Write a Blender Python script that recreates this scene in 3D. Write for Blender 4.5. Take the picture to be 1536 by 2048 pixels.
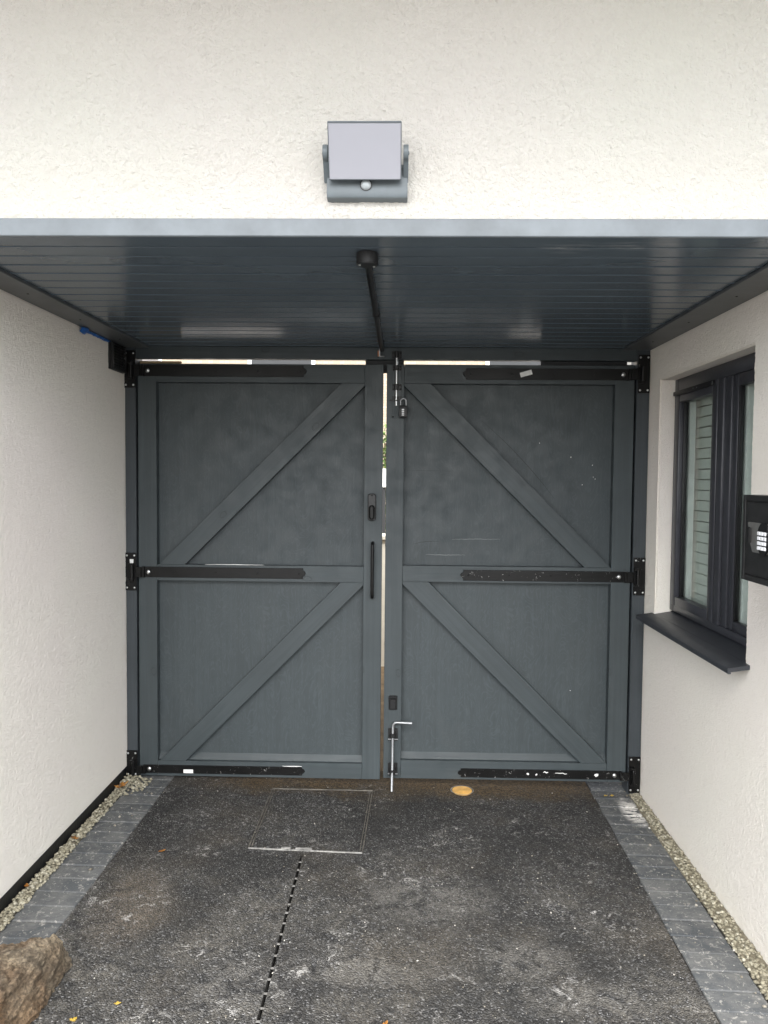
import bpy, bmesh, math, random
import numpy as np
from mathutils import Vector, Matrix, noise
random.seed(7)
for o in list(bpy.data.objects): bpy.data.objects.remove(o)
SC = bpy.context.scene
COL = SC.collection

# ------------------------------------------------------------------ camera
CAM_H = 1.589
cd = bpy.data.cameras.new('camera'); cam = bpy.data.objects.new('camera', cd); COL.objects.link(cam)
cd.sensor_fit = 'VERTICAL'; cd.sensor_height = 36.0; cd.lens = 36.0 * 1540.0 / 2048.0
cd.clip_start = 0.05; cd.clip_end = 2000
rot = Matrix(((0.99970241, -0.00994574, 0.02227489),
              (0.02269864, 0.04474876, -0.99874037),
              (0.00893644, 0.99894876, 0.04496119)))
cam.matrix_world = Matrix.Translation((0, 0, CAM_H)) @ rot.to_4x4()
SC.camera = cam

# ------------------------------------------------------------------ sky, sun, exposure
SUN_EL, SUN_AZ = math.radians(52), math.radians(182)       # azimuth clockwise from +Y
world = bpy.data.worlds.new('World'); SC.world = world; world.use_nodes = True
wn = world.node_tree; wn.nodes.clear()
sky = wn.nodes.new('ShaderNodeTexSky'); sky.sky_type = 'NISHITA'; sky.sun_disc = False
sky.sun_elevation = SUN_EL; sky.sun_rotation = SUN_AZ
sky.air_density = 1.0; sky.dust_density = 2.0; sky.ozone_density = 1.0
hs = wn.nodes.new('ShaderNodeHueSaturation'); hs.inputs['Saturation'].default_value = 0.28
bg = wn.nodes.new('ShaderNodeBackground'); bg.inputs['Strength'].default_value = 0.15
wo = wn.nodes.new('ShaderNodeOutputWorld')
wn.links.new(sky.outputs[0], hs.inputs['Color']); wn.links.new(hs.outputs[0], bg.inputs['Color'])
wn.links.new(bg.outputs[0], wo.inputs['Surface'])
sl = bpy.data.lights.new('sun', 'SUN'); sl.energy = 1.2; sl.angle = math.radians(60); sl.color = (1.0, 0.965, 0.92)
so = bpy.data.objects.new('sun', sl); COL.objects.link(so)
sdir = Vector((math.sin(SUN_AZ) * math.cos(SUN_EL), math.cos(SUN_AZ) * math.cos(SUN_EL), math.sin(SUN_EL)))
so.rotation_euler = sdir.to_track_quat('Z', 'Y').to_euler(); so.location = sdir * 30
vs = SC.view_settings
vs.view_transform = 'Standard'; vs.look = 'None'; vs.gamma = 1.0; vs.use_curve_mapping = False
vs.exposure = 2.22
SC.render.engine = 'CYCLES'
SC.cycles.max_bounces = 6; SC.cycles.diffuse_bounces = 4; SC.cycles.glossy_bounces = 3

# ------------------------------------------------------------------ key dimensions (metres)
XL, XR = -1.407, 1.235            # faces of the side walls
YG = 3.900                        # face of the gate frames
YF = 2.120                        # face of the fascia
ZS = 2.243                        # underside of the soffit boards
K = 0.0166                        # cross fall of the drive
def gz(x): return -K * x

# ------------------------------------------------------------------ material helpers
class NT:
    def __init__(s, name):
        s.m = bpy.data.materials.new(name); s.m.use_nodes = True
        s.t = s.m.node_tree; s.t.nodes.clear()
        s.out = s.n('ShaderNodeOutputMaterial'); s.b = s.n('ShaderNodeBsdfPrincipled')
        s.l(s.b.outputs[0], s.out.inputs[0]); s._tc = None
    def n(s, k, **kw):
        x = s.t.nodes.new(k)
        for a, v in kw.items(): setattr(x, a, v)
        return x
    def l(s, a, b): s.t.links.new(a, b)
    def tc(s):
        if not s._tc: s._tc = s.n('ShaderNodeTexCoord')
        return s._tc.outputs['Object']
    def map(s, vec=None, scale=(1, 1, 1), rot=(0, 0, 0), loc=(0, 0, 0)):
        m = s.n('ShaderNodeMapping'); s.l(vec or s.tc(), m.inputs[0])
        m.inputs['Scale'].default_value = scale; m.inputs['Rotation'].default_value = rot; m.inputs['Location'].default_value = loc
        return m.outputs[0]
    def noise(s, scale, detail=3, rough=0.55, vec=None, dist=0.0):
        x = s.n('ShaderNodeTexNoise'); s.l(vec or s.tc(), x.inputs['Vector'])
        x.inputs['Scale'].default_value = scale; x.inputs['Detail'].default_value = detail
        x.inputs['Roughness'].default_value = rough; x.inputs['Distortion'].default_value = dist
        return x.outputs['Fac']
    def vor(s, scale, out='Distance', vec=None, dims='3D', feature='F1'):
        x = s.n('ShaderNodeTexVoronoi', voronoi_dimensions=dims, feature=feature); s.l(vec or s.tc(), x.inputs['Vector'])
        x.inputs['Scale'].default_value = scale
        return x.outputs[out]
    def ramp(s, fac, *stops):
        r = s.n('ShaderNodeValToRGB'); e = r.color_ramp.elements
        while len(e) > 1: e.remove(e[-1])
        for i, (p, c) in enumerate(stops):
            if not isinstance(c, tuple): c = (c, c, c)
            el = e[0] if i == 0 else e.new(p)
            el.position = p; el.color = (*c[:3], 1)
        s.l(fac, r.inputs[0]); return r.outputs[0]
    def mix(s, fac, a, b, mode='MIX'):
        x = s.n('ShaderNodeMix', data_type='RGBA', blend_type=mode)
        for i, v in ((0, fac), (6, a), (7, b)):
            if isinstance(v, (int, float)): x.inputs[i].default_value = v if i == 0 else (v, v, v, 1)
            elif isinstance(v, tuple): x.inputs[i].default_value = (*v[:3], 1)
            else: s.l(v, x.inputs[i])
        return x.outputs[2]
    def math(s, op, a, b=0.0, clamp=False):
        x = s.n('ShaderNodeMath', operation=op); x.use_clamp = clamp
        for i, v in ((0, a), (1, b)):
            if isinstance(v, (int, float)): x.inputs[i].default_value = v
            else: s.l(v, x.inputs[i])
        return x.outputs[0]
    def sep(s, vec=None):
        x = s.n('ShaderNodeSeparateXYZ'); s.l(vec or s.tc(), x.inputs[0]); return x.outputs
    def geo(s, o):
        return s.n('ShaderNodeNewGeometry').outputs[o]
    def orand(s):
        return s.n('ShaderNodeObjectInfo').outputs['Random']
    def bump(s, h, dist, strength=1.0, prev=None):
        x = s.n('ShaderNodeBump'); s.l(h, x.inputs['Height'])
        x.inputs['Distance'].default_value = dist; x.inputs['Strength'].default_value = strength
        if prev: s.l(prev, x.inputs['Normal'])
        return x.outputs[0]
    def fin(s, col=None, rough=None, nrm=None, metal=0.0, spec=0.5):
        for k, v in (('Base Color', col), ('Roughness', rough), ('Normal', nrm)):
            if v is None: continue
            if isinstance(v, (int, float)): s.b.inputs[k].default_value = v
            elif isinstance(v, tuple): s.b.inputs[k].default_value = (*v[:3], 1)
            else: s.l(v, s.b.inputs[k])
        s.b.inputs['Metallic'].default_value = metal
        s.b.inputs['Specular IOR Level'].default_value = spec
        return s.m

def m_render(name, tint, bd, sc):
    n = NT(name)
    big = n.noise(1.1, 2, 0.6)
    c = n.mix(n.ramp(big, (0.35, 0.0), (0.7, 1.0)), (tint[0], tint[1] * 0.985, tint[2] * 0.985), (tint[0] * 0.985, tint[1], tint[2] * 0.97))
    g1 = n.noise(sc, 2, 0.7)
    b = n.bump(g1, bd, 0.8)
    c = n.mix(n.ramp(n.noise(30, 3), (0.55, 0.0), (0.8, 0.35)), c, (tint[0] * 0.86, tint[1] * 0.85, tint[2] * 0.83))
    return n.fin(c, 0.92, b, spec=0.2)

def m_paint(name, ang=0.0, base=(0.0425, 0.0535, 0.0575), rough=0.46, grain=1.0, ply=False):
    """anthracite paint brushed on timber; grain runs along local Z turned by ang in the XZ plane"""
    n = NT(name)
    v0 = n.map(rot=(0, ang, 0))
    vg = n.map(v0, scale=(55, 55, 1.6))
    gr = n.noise(1.0, 4, 0.65, vg, 0.6)
    vb = n.map(v0, scale=(260, 260, 7)); br = n.noise(1.0, 2, 0.6, vb)
    big = n.noise(2.4, 4, 0.6)
    lo = tuple(x * 0.80 for x in base); hi = tuple(x * (1.10 if ply else 1.22) for x in base)
    c = n.mix(n.ramp(big, (0.28, 0.15), (0.75, 0.9)), lo, hi)
    c = n.mix(n.ramp(gr, (0.40, 0.50), (0.62, 0.0)), c, tuple(x * 0.72 for x in base))
    if ply:
        sw = n.noise(3.0, 3, 0.6, n.map(v0, scale=(3.2, 3.2, 0.9)), 1.6)
        rings = n.math('SINE', n.math('MULTIPLY', sw, 85.0))
        c = n.mix(n.ramp(rings, (0.50, 0.0), (1.0, 0.26)), c, tuple(x * 1.6 for x in base))
        c = n.mix(n.ramp(n.noise(1.6, 4, 0.65, n.map(v0, scale=(1.6, 1.6, 0.7)), 1.0), (0.50, 0.0), (0.74, 0.18)), c, (0.080, 0.085, 0.083))
    h = n.math('ADD', n.math('MULTIPLY', gr, 1.0), n.math('MULTIPLY', br, 0.7))
    b = n.bump(h, 0.0013, 0.5 * grain)
    if not ply:      # knots showing through the paint
        s3 = n.sep(v0); cb = n.n('ShaderNodeCombineXYZ')
        n.l(s3[0], cb.inputs[0]); n.l(n.math('MULTIPLY', s3[2], 0.62), cb.inputs[1])
        d = n.vor(3.1, 'Distance', cb.outputs[0], '2D')
        d = n.math('ADD', d, n.math('MULTIPLY', n.math('SUBTRACT', n.noise(30, 3), 0.5), 0.05))
        k = n.ramp(d, (0.0, 0.45), (0.026, 0.5), (0.036, 0.15), (0.048, 0.75), (0.085, 0.5))
        kc = n.ramp(d, (0.0, 0.35), (0.030, 0.15), (0.037, 0.8), (0.046, 0.15), (0.08, 0.0))
        c = n.mix(kc, c, tuple(x * 0.50 for x in base))
        b = n.bump(k, 0.0022, 0.5, b)
    # rubs and dust
    rub = n.noise(11, 6, 0.75); c = n.mix(n.ramp(rub, (0.62, 0.0), (0.80, 0.18)), c, (0.11, 0.115, 0.115))
    r = n.ramp(n.noise(14, 4), (0.3, rough - 0.07), (0.7, rough + 0.14))
    return n.fin(c, r, b, spec=0.45)

def m_soffit():
    n = NT('soffit_board_paint')
    w = n.tc(); g = n.geo('Position')
    c = n.mix(n.ramp(n.noise(3, 3, vec=g), (0.3, 0), (0.7, 1)), (0.082, 0.105, 0.128), (0.102, 0.130, 0.155))
    # scuffs where something was dragged over the boards near the fascia
    s = n.sep(g)
    def ell(cx, cy, rx, ry):
        a = n.math('POWER', n.math('DIVIDE', n.math('SUBTRACT', s[0], cx), rx), 2)
        b = n.math('POWER', n.math('DIVIDE', n.math('SUBTRACT', s[1], cy), ry), 2)
        return n.math('SUBTRACT', 1.0, n.math('ADD', a, b), True)
    st = n.noise(1.0, 5, 0.7, n.map(g, scale=(9, 60, 9), rot=(0, 0, -0.35)))
    m = n.math('ADD', ell(0.47, 2.22, 0.10, 0.07), ell(0.66, 2.20, 0.13, 0.06), True)
    m = n.math('MULTIPLY', m, n.ramp(st, (0.46, 0), (0.66, 1)))
    c = n.mix(n.math('MULTIPLY', m, 0.5), c, (0.34, 0.35, 0.35))
    b = n.bump(n.noise(1.0, 2, 0.5, n.map(g, scale=(1.2, 30, 10))), 0.0012, 0.12)
    return n.fin(c, n.ramp(n.noise(2.2, 2, vec=g), (0.3, 0.15), (0.7, 0.24)), b, spec=0.6)

def m_metal_black(name, base=0.0028, rough=0.40, pale_amt=0.0):
    n = NT(name)
    c = n.mix(n.ramp(n.noise(30, 4), (0.35, 0), (0.7, 1)), base, base * 1.9)
    if pale_amt: c = n.mix(n.ramp(n.noise(38, 5, 0.7, dist=1.5), (0.64, 0), (0.67, pale_amt)), c, (0.55, 0.55, 0.53))
    b = n.bump(n.noise(420, 2), 0.0005, 0.15)
    return n.fin(c, n.ramp(n.noise(6, 2), (0.3, rough - 0.06), (0.7, rough + 0.06)), b, spec=0.28)

def m_plain(name, col, rough=0.5, metal=0.0, var=0.12, sc=12, bmp=0.0, bsc=200, spec=0.5):
    n = NT(name)
    c = n.mix(n.ramp(n.noise(sc, 4, 0.6), (0.3, 0), (0.7, 1)), tuple(x * (1 - var) for x in col), tuple(min(1, x * (1 + var)) for x in col))
    b = n.bump(n.noise(bsc, 3), bmp, 0.6) if bmp else None
    return n.fin(c, rough, b, metal, spec)

def m_tarmac():
    n = NT('tarmac'); g = n.geo('Position'); s = n.sep(g)
    v = n.n('ShaderNodeTexVoronoi'); n.l(g, v.inputs['Vector']); v.inputs['Scale'].default_value = 180
    vc = n.sep(v.outputs['Color']); aggd = v.outputs['Distance']
    ac = n.ramp(vc[0], (0.0, 0.009), (0.40, 0.021), (0.75, 0.042), (0.92, 0.080), (1.0, 0.20))
    # dark wet-looking and pale trodden zones
    zone = n.noise(1.5, 5, 0.62, g, 0.5)
    c = n.mix(n.ramp(zone, (0.30, 0.55), (0.55, 0.0)), ac, (0.014, 0.0135, 0.012))
    d2 = n.noise(11, 6, 0.78, g, 0.9)
    dust = n.math('MULTIPLY', n.ramp(zone, (0.40, 0.12), (0.64, 1.0)), n.ramp(d2, (0.38, 0.0), (0.62, 1.0)))
    pale_amt = n.n('ShaderNodeMapRange'); n.l(n.math('ADD', s[1], n.math('MULTIPLY', n.noise(1.6, 3, vec=g), 1.6)), pale_amt.inputs[0])
    pale_amt.inputs[1].default_value = 4.7; pale_amt.inputs[2].default_value = 2.9; pale_amt.inputs[3].default_value = 0.30; pale_amt.inputs[4].default_value = 1.0  # dust mask weakens towards the gate
    gran = n.ramp(vc[1], (0.15, 0.40), (0.80, 1.0))
    c = n.mix(n.math('MULTIPLY', n.math('MULTIPLY', n.math('MULTIPLY', dust, pale_amt.outputs[0]), gran), 0.80), c, (0.170, 0.158, 0.134))
    brown = n.ramp(n.noise(2.3, 4, 0.6, n.map(g, loc=(5, 2, 0))), (0.50, 0.0), (0.72, 0.36))
    c = n.mix(n.math('MULTIPLY', brown, gran), c, (0.10, 0.082, 0.058))
    # trodden patches of cement dust and sand
    def stain(cx, cy, rx, ry):
        a = n.math('POWER', n.math('DIVIDE', n.math('SUBTRACT', s[0], cx), rx), 2); q = n.math('POWER', n.math('DIVIDE', n.math('SUBTRACT', s[1], cy), ry), 2)
        return n.math('SUBTRACT', 1.0, n.math('ADD', n.math('ADD', a, q), n.math('ADD', n.math('MULTIPLY', n.math('SUBTRACT', zone, 0.5), 3.0), n.math('MULTIPLY', n.math('SUBTRACT', d2, 0.5), 1.6))), True)
    st1 = n.math('MULTIPLY', stain(-0.98, 2.72, 0.17, 0.30), n.ramp(d2, (0.34, 0.15), (0.60, 1.0)))
    c = n.mix(n.math('MULTIPLY', n.math('MULTIPLY', st1, gran), 0.42), c, (0.20, 0.165, 0.125))
    st2 = stain(-0.50, 2.30, 0.18, 0.16)
    for q_ in ((0.44, 2.50, 0.16, 0.12), (0.60, 2.30, 0.25, 0.10), (-0.10, 2.42, 0.30, 0.12), (0.10, 2.85, 0.30, 0.22)): st2 = n.math('MAXIMUM', st2, stain(*q_))
    st2 = n.math('MULTIPLY', st2, n.ramp(d2, (0.40, 0.05), (0.62, 1.0)))
    c = n.mix(n.math('MULTIPLY', n.math('MULTIPLY', st2, gran), 0.60), c, (0.215, 0.205, 0.185))
    # plaster splashes
    sp = n.noise(22, 6, 0.82, g, 1.2); big = n.noise(3.1, 3, 0.6, n.map(g, loc=(1.3, 4.2, 0)))
    splash = n.math('MULTIPLY', n.ramp(sp, (0.56, 0.0), (0.63, 1.0)), n.ramp(big, (0.50, 0.0), (0.62, 1.0)))
    c = n.mix(n.math('MULTIPLY', splash, 0.8), c, (0.40, 0.39, 0.37))
    # brown earth washed under the gate
    e = n.n('ShaderNodeMapRange'); n.l(n.math('ADD', s[1], n.math('MULTIPLY', n.math('SUBTRACT', n.noise(5, 5, 0.65, g), 0.5), 0.46)), e.inputs[0])
    e.inputs[1].default_value = 3.72; e.inputs[2].default_value = 3.92
    xe = n.ramp(n.math('MULTIPLY', n.math('ADD', s[0], 1.4), 0.36), (0.10, 0.0), (0.24, 1.0), (0.80, 1.0), (0.9, 0.5))
    c = n.mix(n.math('MULTIPLY', n.math('MULTIPLY', e.outputs[0], xe), 0.85), c, n.mix(n.ramp(n.noise(80, 3, vec=g), (0.35, 0), (0.65, 1)), (0.030, 0.020, 0.010), (0.115, 0.078, 0.036)))
    b = n.bump(n.math('MULTIPLY', aggd, -1.0), 0.006, 1.0)
    return n.fin(c, 0.88, b, spec=0.3)

def m_paver():
    n = NT('paver_concrete'); g = n.geo('Position'); rnd = n.orand()
    base = n.ramp(rnd, (0.0, (0.054, 0.060, 0.065)), (0.5, (0.074, 0.080, 0.084)), (1.0, (0.096, 0.100, 0.101)))
    c = n.mix(n.ramp(n.noise(160, 3, vec=g), (0.35, 0.35), (0.65, 0.0)), base, (0.035, 0.037, 0.039))
    d = n.noise(10, 6, 0.72, g, 1.0)
    c = n.mix(n.math('MULTIPLY', n.ramp(d, (0.42, 0.0), (0.66, 1.0)), 0.5), c, (0.17, 0.167, 0.158))
    c = n.mix(n.ramp(n.noise(48, 4, 0.75, g, 0.8), (0.575, 0.0), (0.63, 0.7)), c, (0.30, 0.29, 0.265))
    sc = n.noise(1.0, 6, 0.75, n.map(g, scale=(14, 70, 14), rot=(0, 0, 0.5)), 1.0)
    c = n.mix(n.math('MULTIPLY', n.ramp(sc, (0.60, 0.0), (0.70, 1.0)), 0.45), c, (0.30, 0.295, 0.28))
    # spilt white render by the right post
    s = n.sep(g)
    a = n.math('POWER', n.math('DIVIDE', n.math('SUBTRACT', s[0], 1.135), 0.06), 2)
    q = n.math('POWER', n.math('DIVIDE', n.math('SUBTRACT', s[1], 3.68), 0.17), 2)
    el = n.math('SUBTRACT', 1.15, n.math('ADD', a, q), True)
    m = n.math('MULTIPLY', el, n.ramp(n.noise(1, 5, 0.7, n.map(g, scale=(22, 60, 20))), (0.44, 0), (0.54, 1)))
    c = n.mix(m, c, (0.62, 0.60, 0.56))
    b = n.bump(n.noise(220, 3, vec=g), 0.0018, 0.6)
    return n.fin(c, 0.82, b, spec=0.35)

def m_island(name, stops, rough=0.8, bs=150, spec=0.35):
    n = NT(name); r = n.geo('Random Per Island')
    c = n.ramp(r, *stops); c = n.mix(n.ramp(n.noise(90, 3), (0.4, 0.3), (0.65, 0.0)), c, (0.08, 0.075, 0.06))
    return n.fin(c, rough, n.bump(n.noise(bs, 2), 0.002, 0.5), spec=spec)

def m_rock():
    n = NT('rock_surface')
    c = n.ramp(n.noise(7, 7, 0.7, dist=0.6), (0.25, (0.07, 0.056, 0.043)), (0.48, (0.24, 0.195, 0.14)), (0.66, (0.52, 0.42, 0.29)))
    v = n.vor(55, 'Distance'); c = n.mix(n.ramp(v, (0.15, 0.6), (0.42, 0.0)), c, (0.46, 0.38, 0.27))
    c = n.mix(n.ramp(n.noise(4, 3), (0.5, 0), (0.68, 0.6)), c, (0.24, 0.13, 0.055))
    c = n.mix(n.ramp(n.noise(120, 3), (0.38, 0.5), (0.55, 0.0)), c, (0.05, 0.042, 0.035))
    b = n.bump(n.noise(60, 6, 0.85), 0.03, 1.0); b = n.bump(v, 0.010, 0.6, b); b = n.bump(n.noise(240, 3), 0.005, 0.9, b)
    return n.fin(c, 0.9, b, spec=0.25)

def m_brick():
    n = NT('far_brick'); g = n.geo('Position')
    t = n.n('ShaderNodeTexBrick'); n.l(n.map(g, rot=(math.pi / 2, 0, 0)), t.inputs['Vector'])
    t.inputs['Scale'].default_value = 4.4
    for k, cc in (('Color1', (0.34, 0.27, 0.19)), ('Color2', (0.42, 0.34, 0.25)), ('Mortar', (0.20, 0.18, 0.15))): t.inputs[k].default_value = (*cc, 1)
    return n.fin(t.outputs['Color'], 0.9)

def m_glass():
    n = NT('window_glass'); n.t.nodes.remove(n.b)
    tr = n.n('ShaderNodeBsdfTransparent'); tr.inputs[0].default_value = (0.93, 0.96, 0.945, 1)
    gl = n.n('ShaderNodeBsdfGlossy'); gl.inputs['Roughness'].default_value = 0.012
    fr = n.n('ShaderNodeFresnel'); io = n.math('SUBTRACT', 1.5, n.math('MULTIPLY', n.geo('Backfacing'), 0.8333)); n.l(io, fr.inputs[0])   # same reflectance on both faces
    mx = n.n('ShaderNodeMixShader'); n.l(fr.outputs[0], mx.inputs[0]); n.l(tr.outputs[0], mx.inputs[1]); n.l(gl.outputs[0], mx.inputs[2])
    n.l(mx.outputs[0], n.out.inputs[0]); return n.m

def m_leaf(name, c0, c1, sc=40):
    n = NT(name)
    c = n.mix(n.ramp(n.noise(sc, 4), (0.3, 0), (0.7, 1)), c0, c1)
    return n.fin(c, 0.6)

M = dict(
    render=m_render('cream_render_toned_for_light', (0.655, 0.630, 0.588), 0.0095, 200), render_lifted=m_render('white_render_lifted_for_shade', (0.94, 0.882, 0.815), 0.0070, 260),  # hues are real; light balance painted in: upper wall darkened, shaded sides lightened
    render_in=m_plain('painted_plaster', (0.74, 0.72, 0.66), 0.8, bmp=0.001),
    pv=m_paint('gate_paint_upright', 0.0), ph=m_paint('gate_paint_level', math.pi / 2),
    pdr=m_paint('gate_paint_diagonal_rising', math.radians(-45)), pdf=m_paint('gate_paint_diagonal_falling', math.radians(45)),
    ply=m_paint('gate_paint_plywood', 0.0, rough=0.5, grain=0.65, ply=True),
    post=m_paint('post_paint', 0.0, base=(0.040, 0.048, 0.054)),
    soffit=m_soffit(),
    fascia=m_plain('fascia_metal', (0.15, 0.17, 0.185), 0.42, 0.0, 0.2, 7, 0.0006, 90),
    trim=m_plain('soffit_trim', (0.088, 0.094, 0.098), 0.4, 0, 0.2, 6, 0.0008, 60),
    black=m_metal_black('black_ironwork'), blackw=m_metal_black('black_ironwork_splashed', pale_amt=0.8),
    plastic=m_plain('black_plastic', (0.006, 0.006, 0.0065), 0.42, bmp=0.0004, bsc=500),
    zinc=m_plain('zinc_steel', (0.62, 0.63, 0.63), 0.32, 1.0, 0.15, 60),
    zincd=m_plain('galvanised_steel', (0.36, 0.37, 0.38), 0.45, 0.85, 0.2, 40, 0.0006, 200),
    brass=m_plain('copper_clip', (0.45, 0.22, 0.12), 0.4, 0.8),
    raw=m_plain('bare_softwood', (0.52, 0.37, 0.20), 0.7, 0, 0.2, 30, 0.001),
    sticker=m_plain('white_sticker', (0.72, 0.72, 0.70), 0.6, 0, 0.08, 80),
    lampgrey=m_plain('lamp_housing', (0.135, 0.158, 0.17), 0.45, 0.0, 0.08, 20, 0.0004, 500),
    diffuser=m_plain('lamp_diffuser', (0.35, 0.35, 0.385), 0.35, 0, 0.03, 3),
    lens=m_plain('sensor_lens', (0.42, 0.45, 0.46), 0.2),
    upvc=m_plain('window_foil', (0.036, 0.037, 0.044), 0.34, 0, 0.15, 25, 0.0006, 90),
    sill=m_plain('window_sill_metal', (0.034, 0.037, 0.043), 0.42, 0, 0.2, 14, 0.0006, 120),
    upvcw=m_plain('white_upvc', (0.78, 0.79, 0.77), 0.35),
    glass=m_glass(),
    slat=m_plain('blind_slat', (0.80, 0.82, 0.77), 0.5, 0, 0.06, 4),
    safe=m_metal_black('safe_enamel', 0.014, 0.4),
    silver=m_plain('brushed_silver', (0.55, 0.53, 0.50), 0.3, 0.9, 0.1, 90),
    keyw=m_plain('white_keys', (0.82, 0.83, 0.85), 0.4),
    bitumen=m_plain('bitumen_paint', (0.006, 0.007, 0.008), 0.5, 0, 0.3, 20, 0.003, 60),
    tarmac=m_tarmac(), paver=m_paver(), rock=m_rock(),
    gravel=m_island('gravel_stone', [(0.0, (0.17, 0.155, 0.11)), (0.35, (0.27, 0.245, 0.175)), (0.7, (0.34, 0.315, 0.23)), (1.0, (0.44, 0.415, 0.33))]),
    grit=m_island('grit_chip', [(0.0, (0.12, 0.105, 0.08)), (0.6, (0.27, 0.25, 0.21)), (1.0, (0.55, 0.53, 0.48))]),
    drain=m_plain('drain_channel', (0.010, 0.010, 0.010), 0.8),
    drainbar=m_plain('drain_bar', (0.16, 0.155, 0.145), 0.7, 0, 0.3, 60, 0.001),
    edge=m_plain('worn_steel_edge', (0.10, 0.092, 0.078), 0.7, 0.1, 0.6, 30, 0.001, 120),
    edgew=m_plain('polished_steel_edge', (0.24, 0.235, 0.22), 0.6, 0.2, 0.55, 40, 0.001, 120),
    cap=m_plain('orange_cap', (0.62, 0.36, 0.10), 0.55, 0, 0.35, 14, 0.001, 90),
    tape=m_plain('blue_film', (0.03, 0.13, 0.42), 0.3, 0, 0.35, 30),
    maple=m_leaf('autumn_leaf', (0.38, 0.15, 0.03), (0.60, 0.30, 0.07)), yellow=m_leaf('yellow_leaf', (0.62, 0.42, 0.05), (0.72, 0.55, 0.15)),
    ground=m_plain('rough_ground', (0.20, 0.195, 0.185), 0.9, 0, 0.3, 2, 0.01, 30),
    earth=m_plain('yard_earth', (0.15, 0.105, 0.06), 0.95, 0, 0.35, 8, 0.01, 60),
    joint=m_plain('joint_dirt', (0.020, 0.018, 0.015), 0.95, 0, 0.4, 60, 0.003, 200),
    sand=m_plain('sandy_bed', (0.16, 0.142, 0.10), 0.95, 0, 0.4, 120, 0.004, 250),
    brick=m_brick(),
    cream=m_plain('cream_masonry', (0.68, 0.64, 0.54), 0.85, 0, 0.08, 8, 0.003, 60),
    fence=m_plain('stained_fence', (0.10, 0.065, 0.035), 0.8, 0, 0.3, 14, 0.002, 60),
    dark=m_plain('dark_board', (0.02, 0.022, 0.024), 0.6),
    foliage=m_island('hedge_leaf', [(0.0, (0.05, 0.09, 0.02)), (0.6, (0.10, 0.17, 0.035)), (1.0, (0.20, 0.28, 0.06))], 0.55),
    scuff=m_plain('pale_scuff', (0.17, 0.18, 0.18), 0.7), scratch=m_plain('dark_scratch', (0.012, 0.014, 0.016), 0.6),
)

# ------------------------------------------------------------------ geometry helpers
def absorb(dst, src):
    me = bpy.data.meshes.new('_t'); src.to_mesh(me); src.free(); dst.from_mesh(me); bpy.data.meshes.remove(me)
def bm_box(x0, x1, y0, y1, z0, z1, bev=0.0, seg=1):
    b = bmesh.new()
    bmesh.ops.create_cube(b, size=1.0)
    bmesh.ops.scale(b, vec=(x1 - x0, y1 - y0, z1 - z0), verts=b.verts)
    bmesh.ops.translate(b, vec=((x0 + x1) / 2, (y0 + y1) / 2, (z0 + z1) / 2), verts=b.verts)
    if bev > 0: bmesh.ops.bevel(b, geom=list(b.edges), offset=bev, segments=seg, profile=0.5, affect='EDGES')
    return b
def bm_cyl(p0, p1, r0, r1=None, seg=20, bev=0.0):
    b = bmesh.new(); p0, p1 = Vector(p0), Vector(p1); d = p1 - p0
    bmesh.ops.create_cone(b, cap_ends=True, segments=seg, radius1=r0, radius2=r0 if r1 is None else r1, depth=d.length)
    if bev: bmesh.ops.bevel(b, geom=[e for e in b.edges if any(len(f.verts) > 4 for f in e.link_faces)], offset=bev, segments=2, affect='EDGES')
    bmesh.ops.transform(b, matrix=Matrix.Translation((p0 + p1) / 2) @ d.to_track_quat('Z', 'Y').to_matrix().to_4x4(), verts=b.verts)
    return b
def bm_dome(c, r, axis, flat=0.6, seg=16):
    b = bmesh.new(); bmesh.ops.create_uvsphere(b, u_segments=seg, v_segments=8, radius=r)
    bmesh.ops.scale(b, vec=(1, 1, flat), verts=b.verts)
    bmesh.ops.transform(b, matrix=Matrix.Translation(c) @ Vector(axis).to_track_quat('Z', 'Y').to_matrix().to_4x4(), verts=b.verts)
    return b
def bm_prism(poly, y0, y1, bev=0.0):
    """poly: (x, z) outline, extruded from y0 (front) to y1"""
    b = bmesh.new()
    vs_ = [b.verts.new((x, y0, z)) for x, z in poly]; f = b.faces.new(vs_)
    r = bmesh.ops.extrude_face_region(b, geom=[f])
    bmesh.ops.translate(b, vec=(0, y1 - y0, 0), verts=[v for v in r['geom'] if isinstance(v, bmesh.types.BMVert)])
    bmesh.ops.recalc_face_normals(b, faces=b.faces)
    if bev: bmesh.ops.bevel(b, geom=[e for e in b.edges if all(abs(v.co.y - y0) < 1e-6 for v in e.verts)], offset=bev, segments=1, affect='EDGES')
    return b
def bm_tube(path, r, seg=12):
    b = bmesh.new(); path = [Vector(p) for p in path]; rings = []
    up = Vector((0.31, 0.77, 0.55)).normalized()
    for i, p in enumerate(path):
        t = (path[min(i + 1, len(path) - 1)] - path[max(i - 1, 0)]).normalized()
        a = t.cross(up).normalized(); c = t.cross(a)
        rings.append([b.verts.new(p + (a * math.cos(q) + c * math.sin(q)) * r) for q in [2 * math.pi * k / seg for k in range(seg)]])
    for i in range(len(rings) - 1):
        for k in range(seg):
            b.faces.new((rings[i][k], rings[i][(k + 1) % seg], rings[i + 1][(k + 1) % seg], rings[i + 1][k]))
    b.faces.new(rings[0][::-1]); b.faces.new(rings[-1]); bmesh.ops.recalc_face_normals(b, faces=b.faces)
    return b
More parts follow.
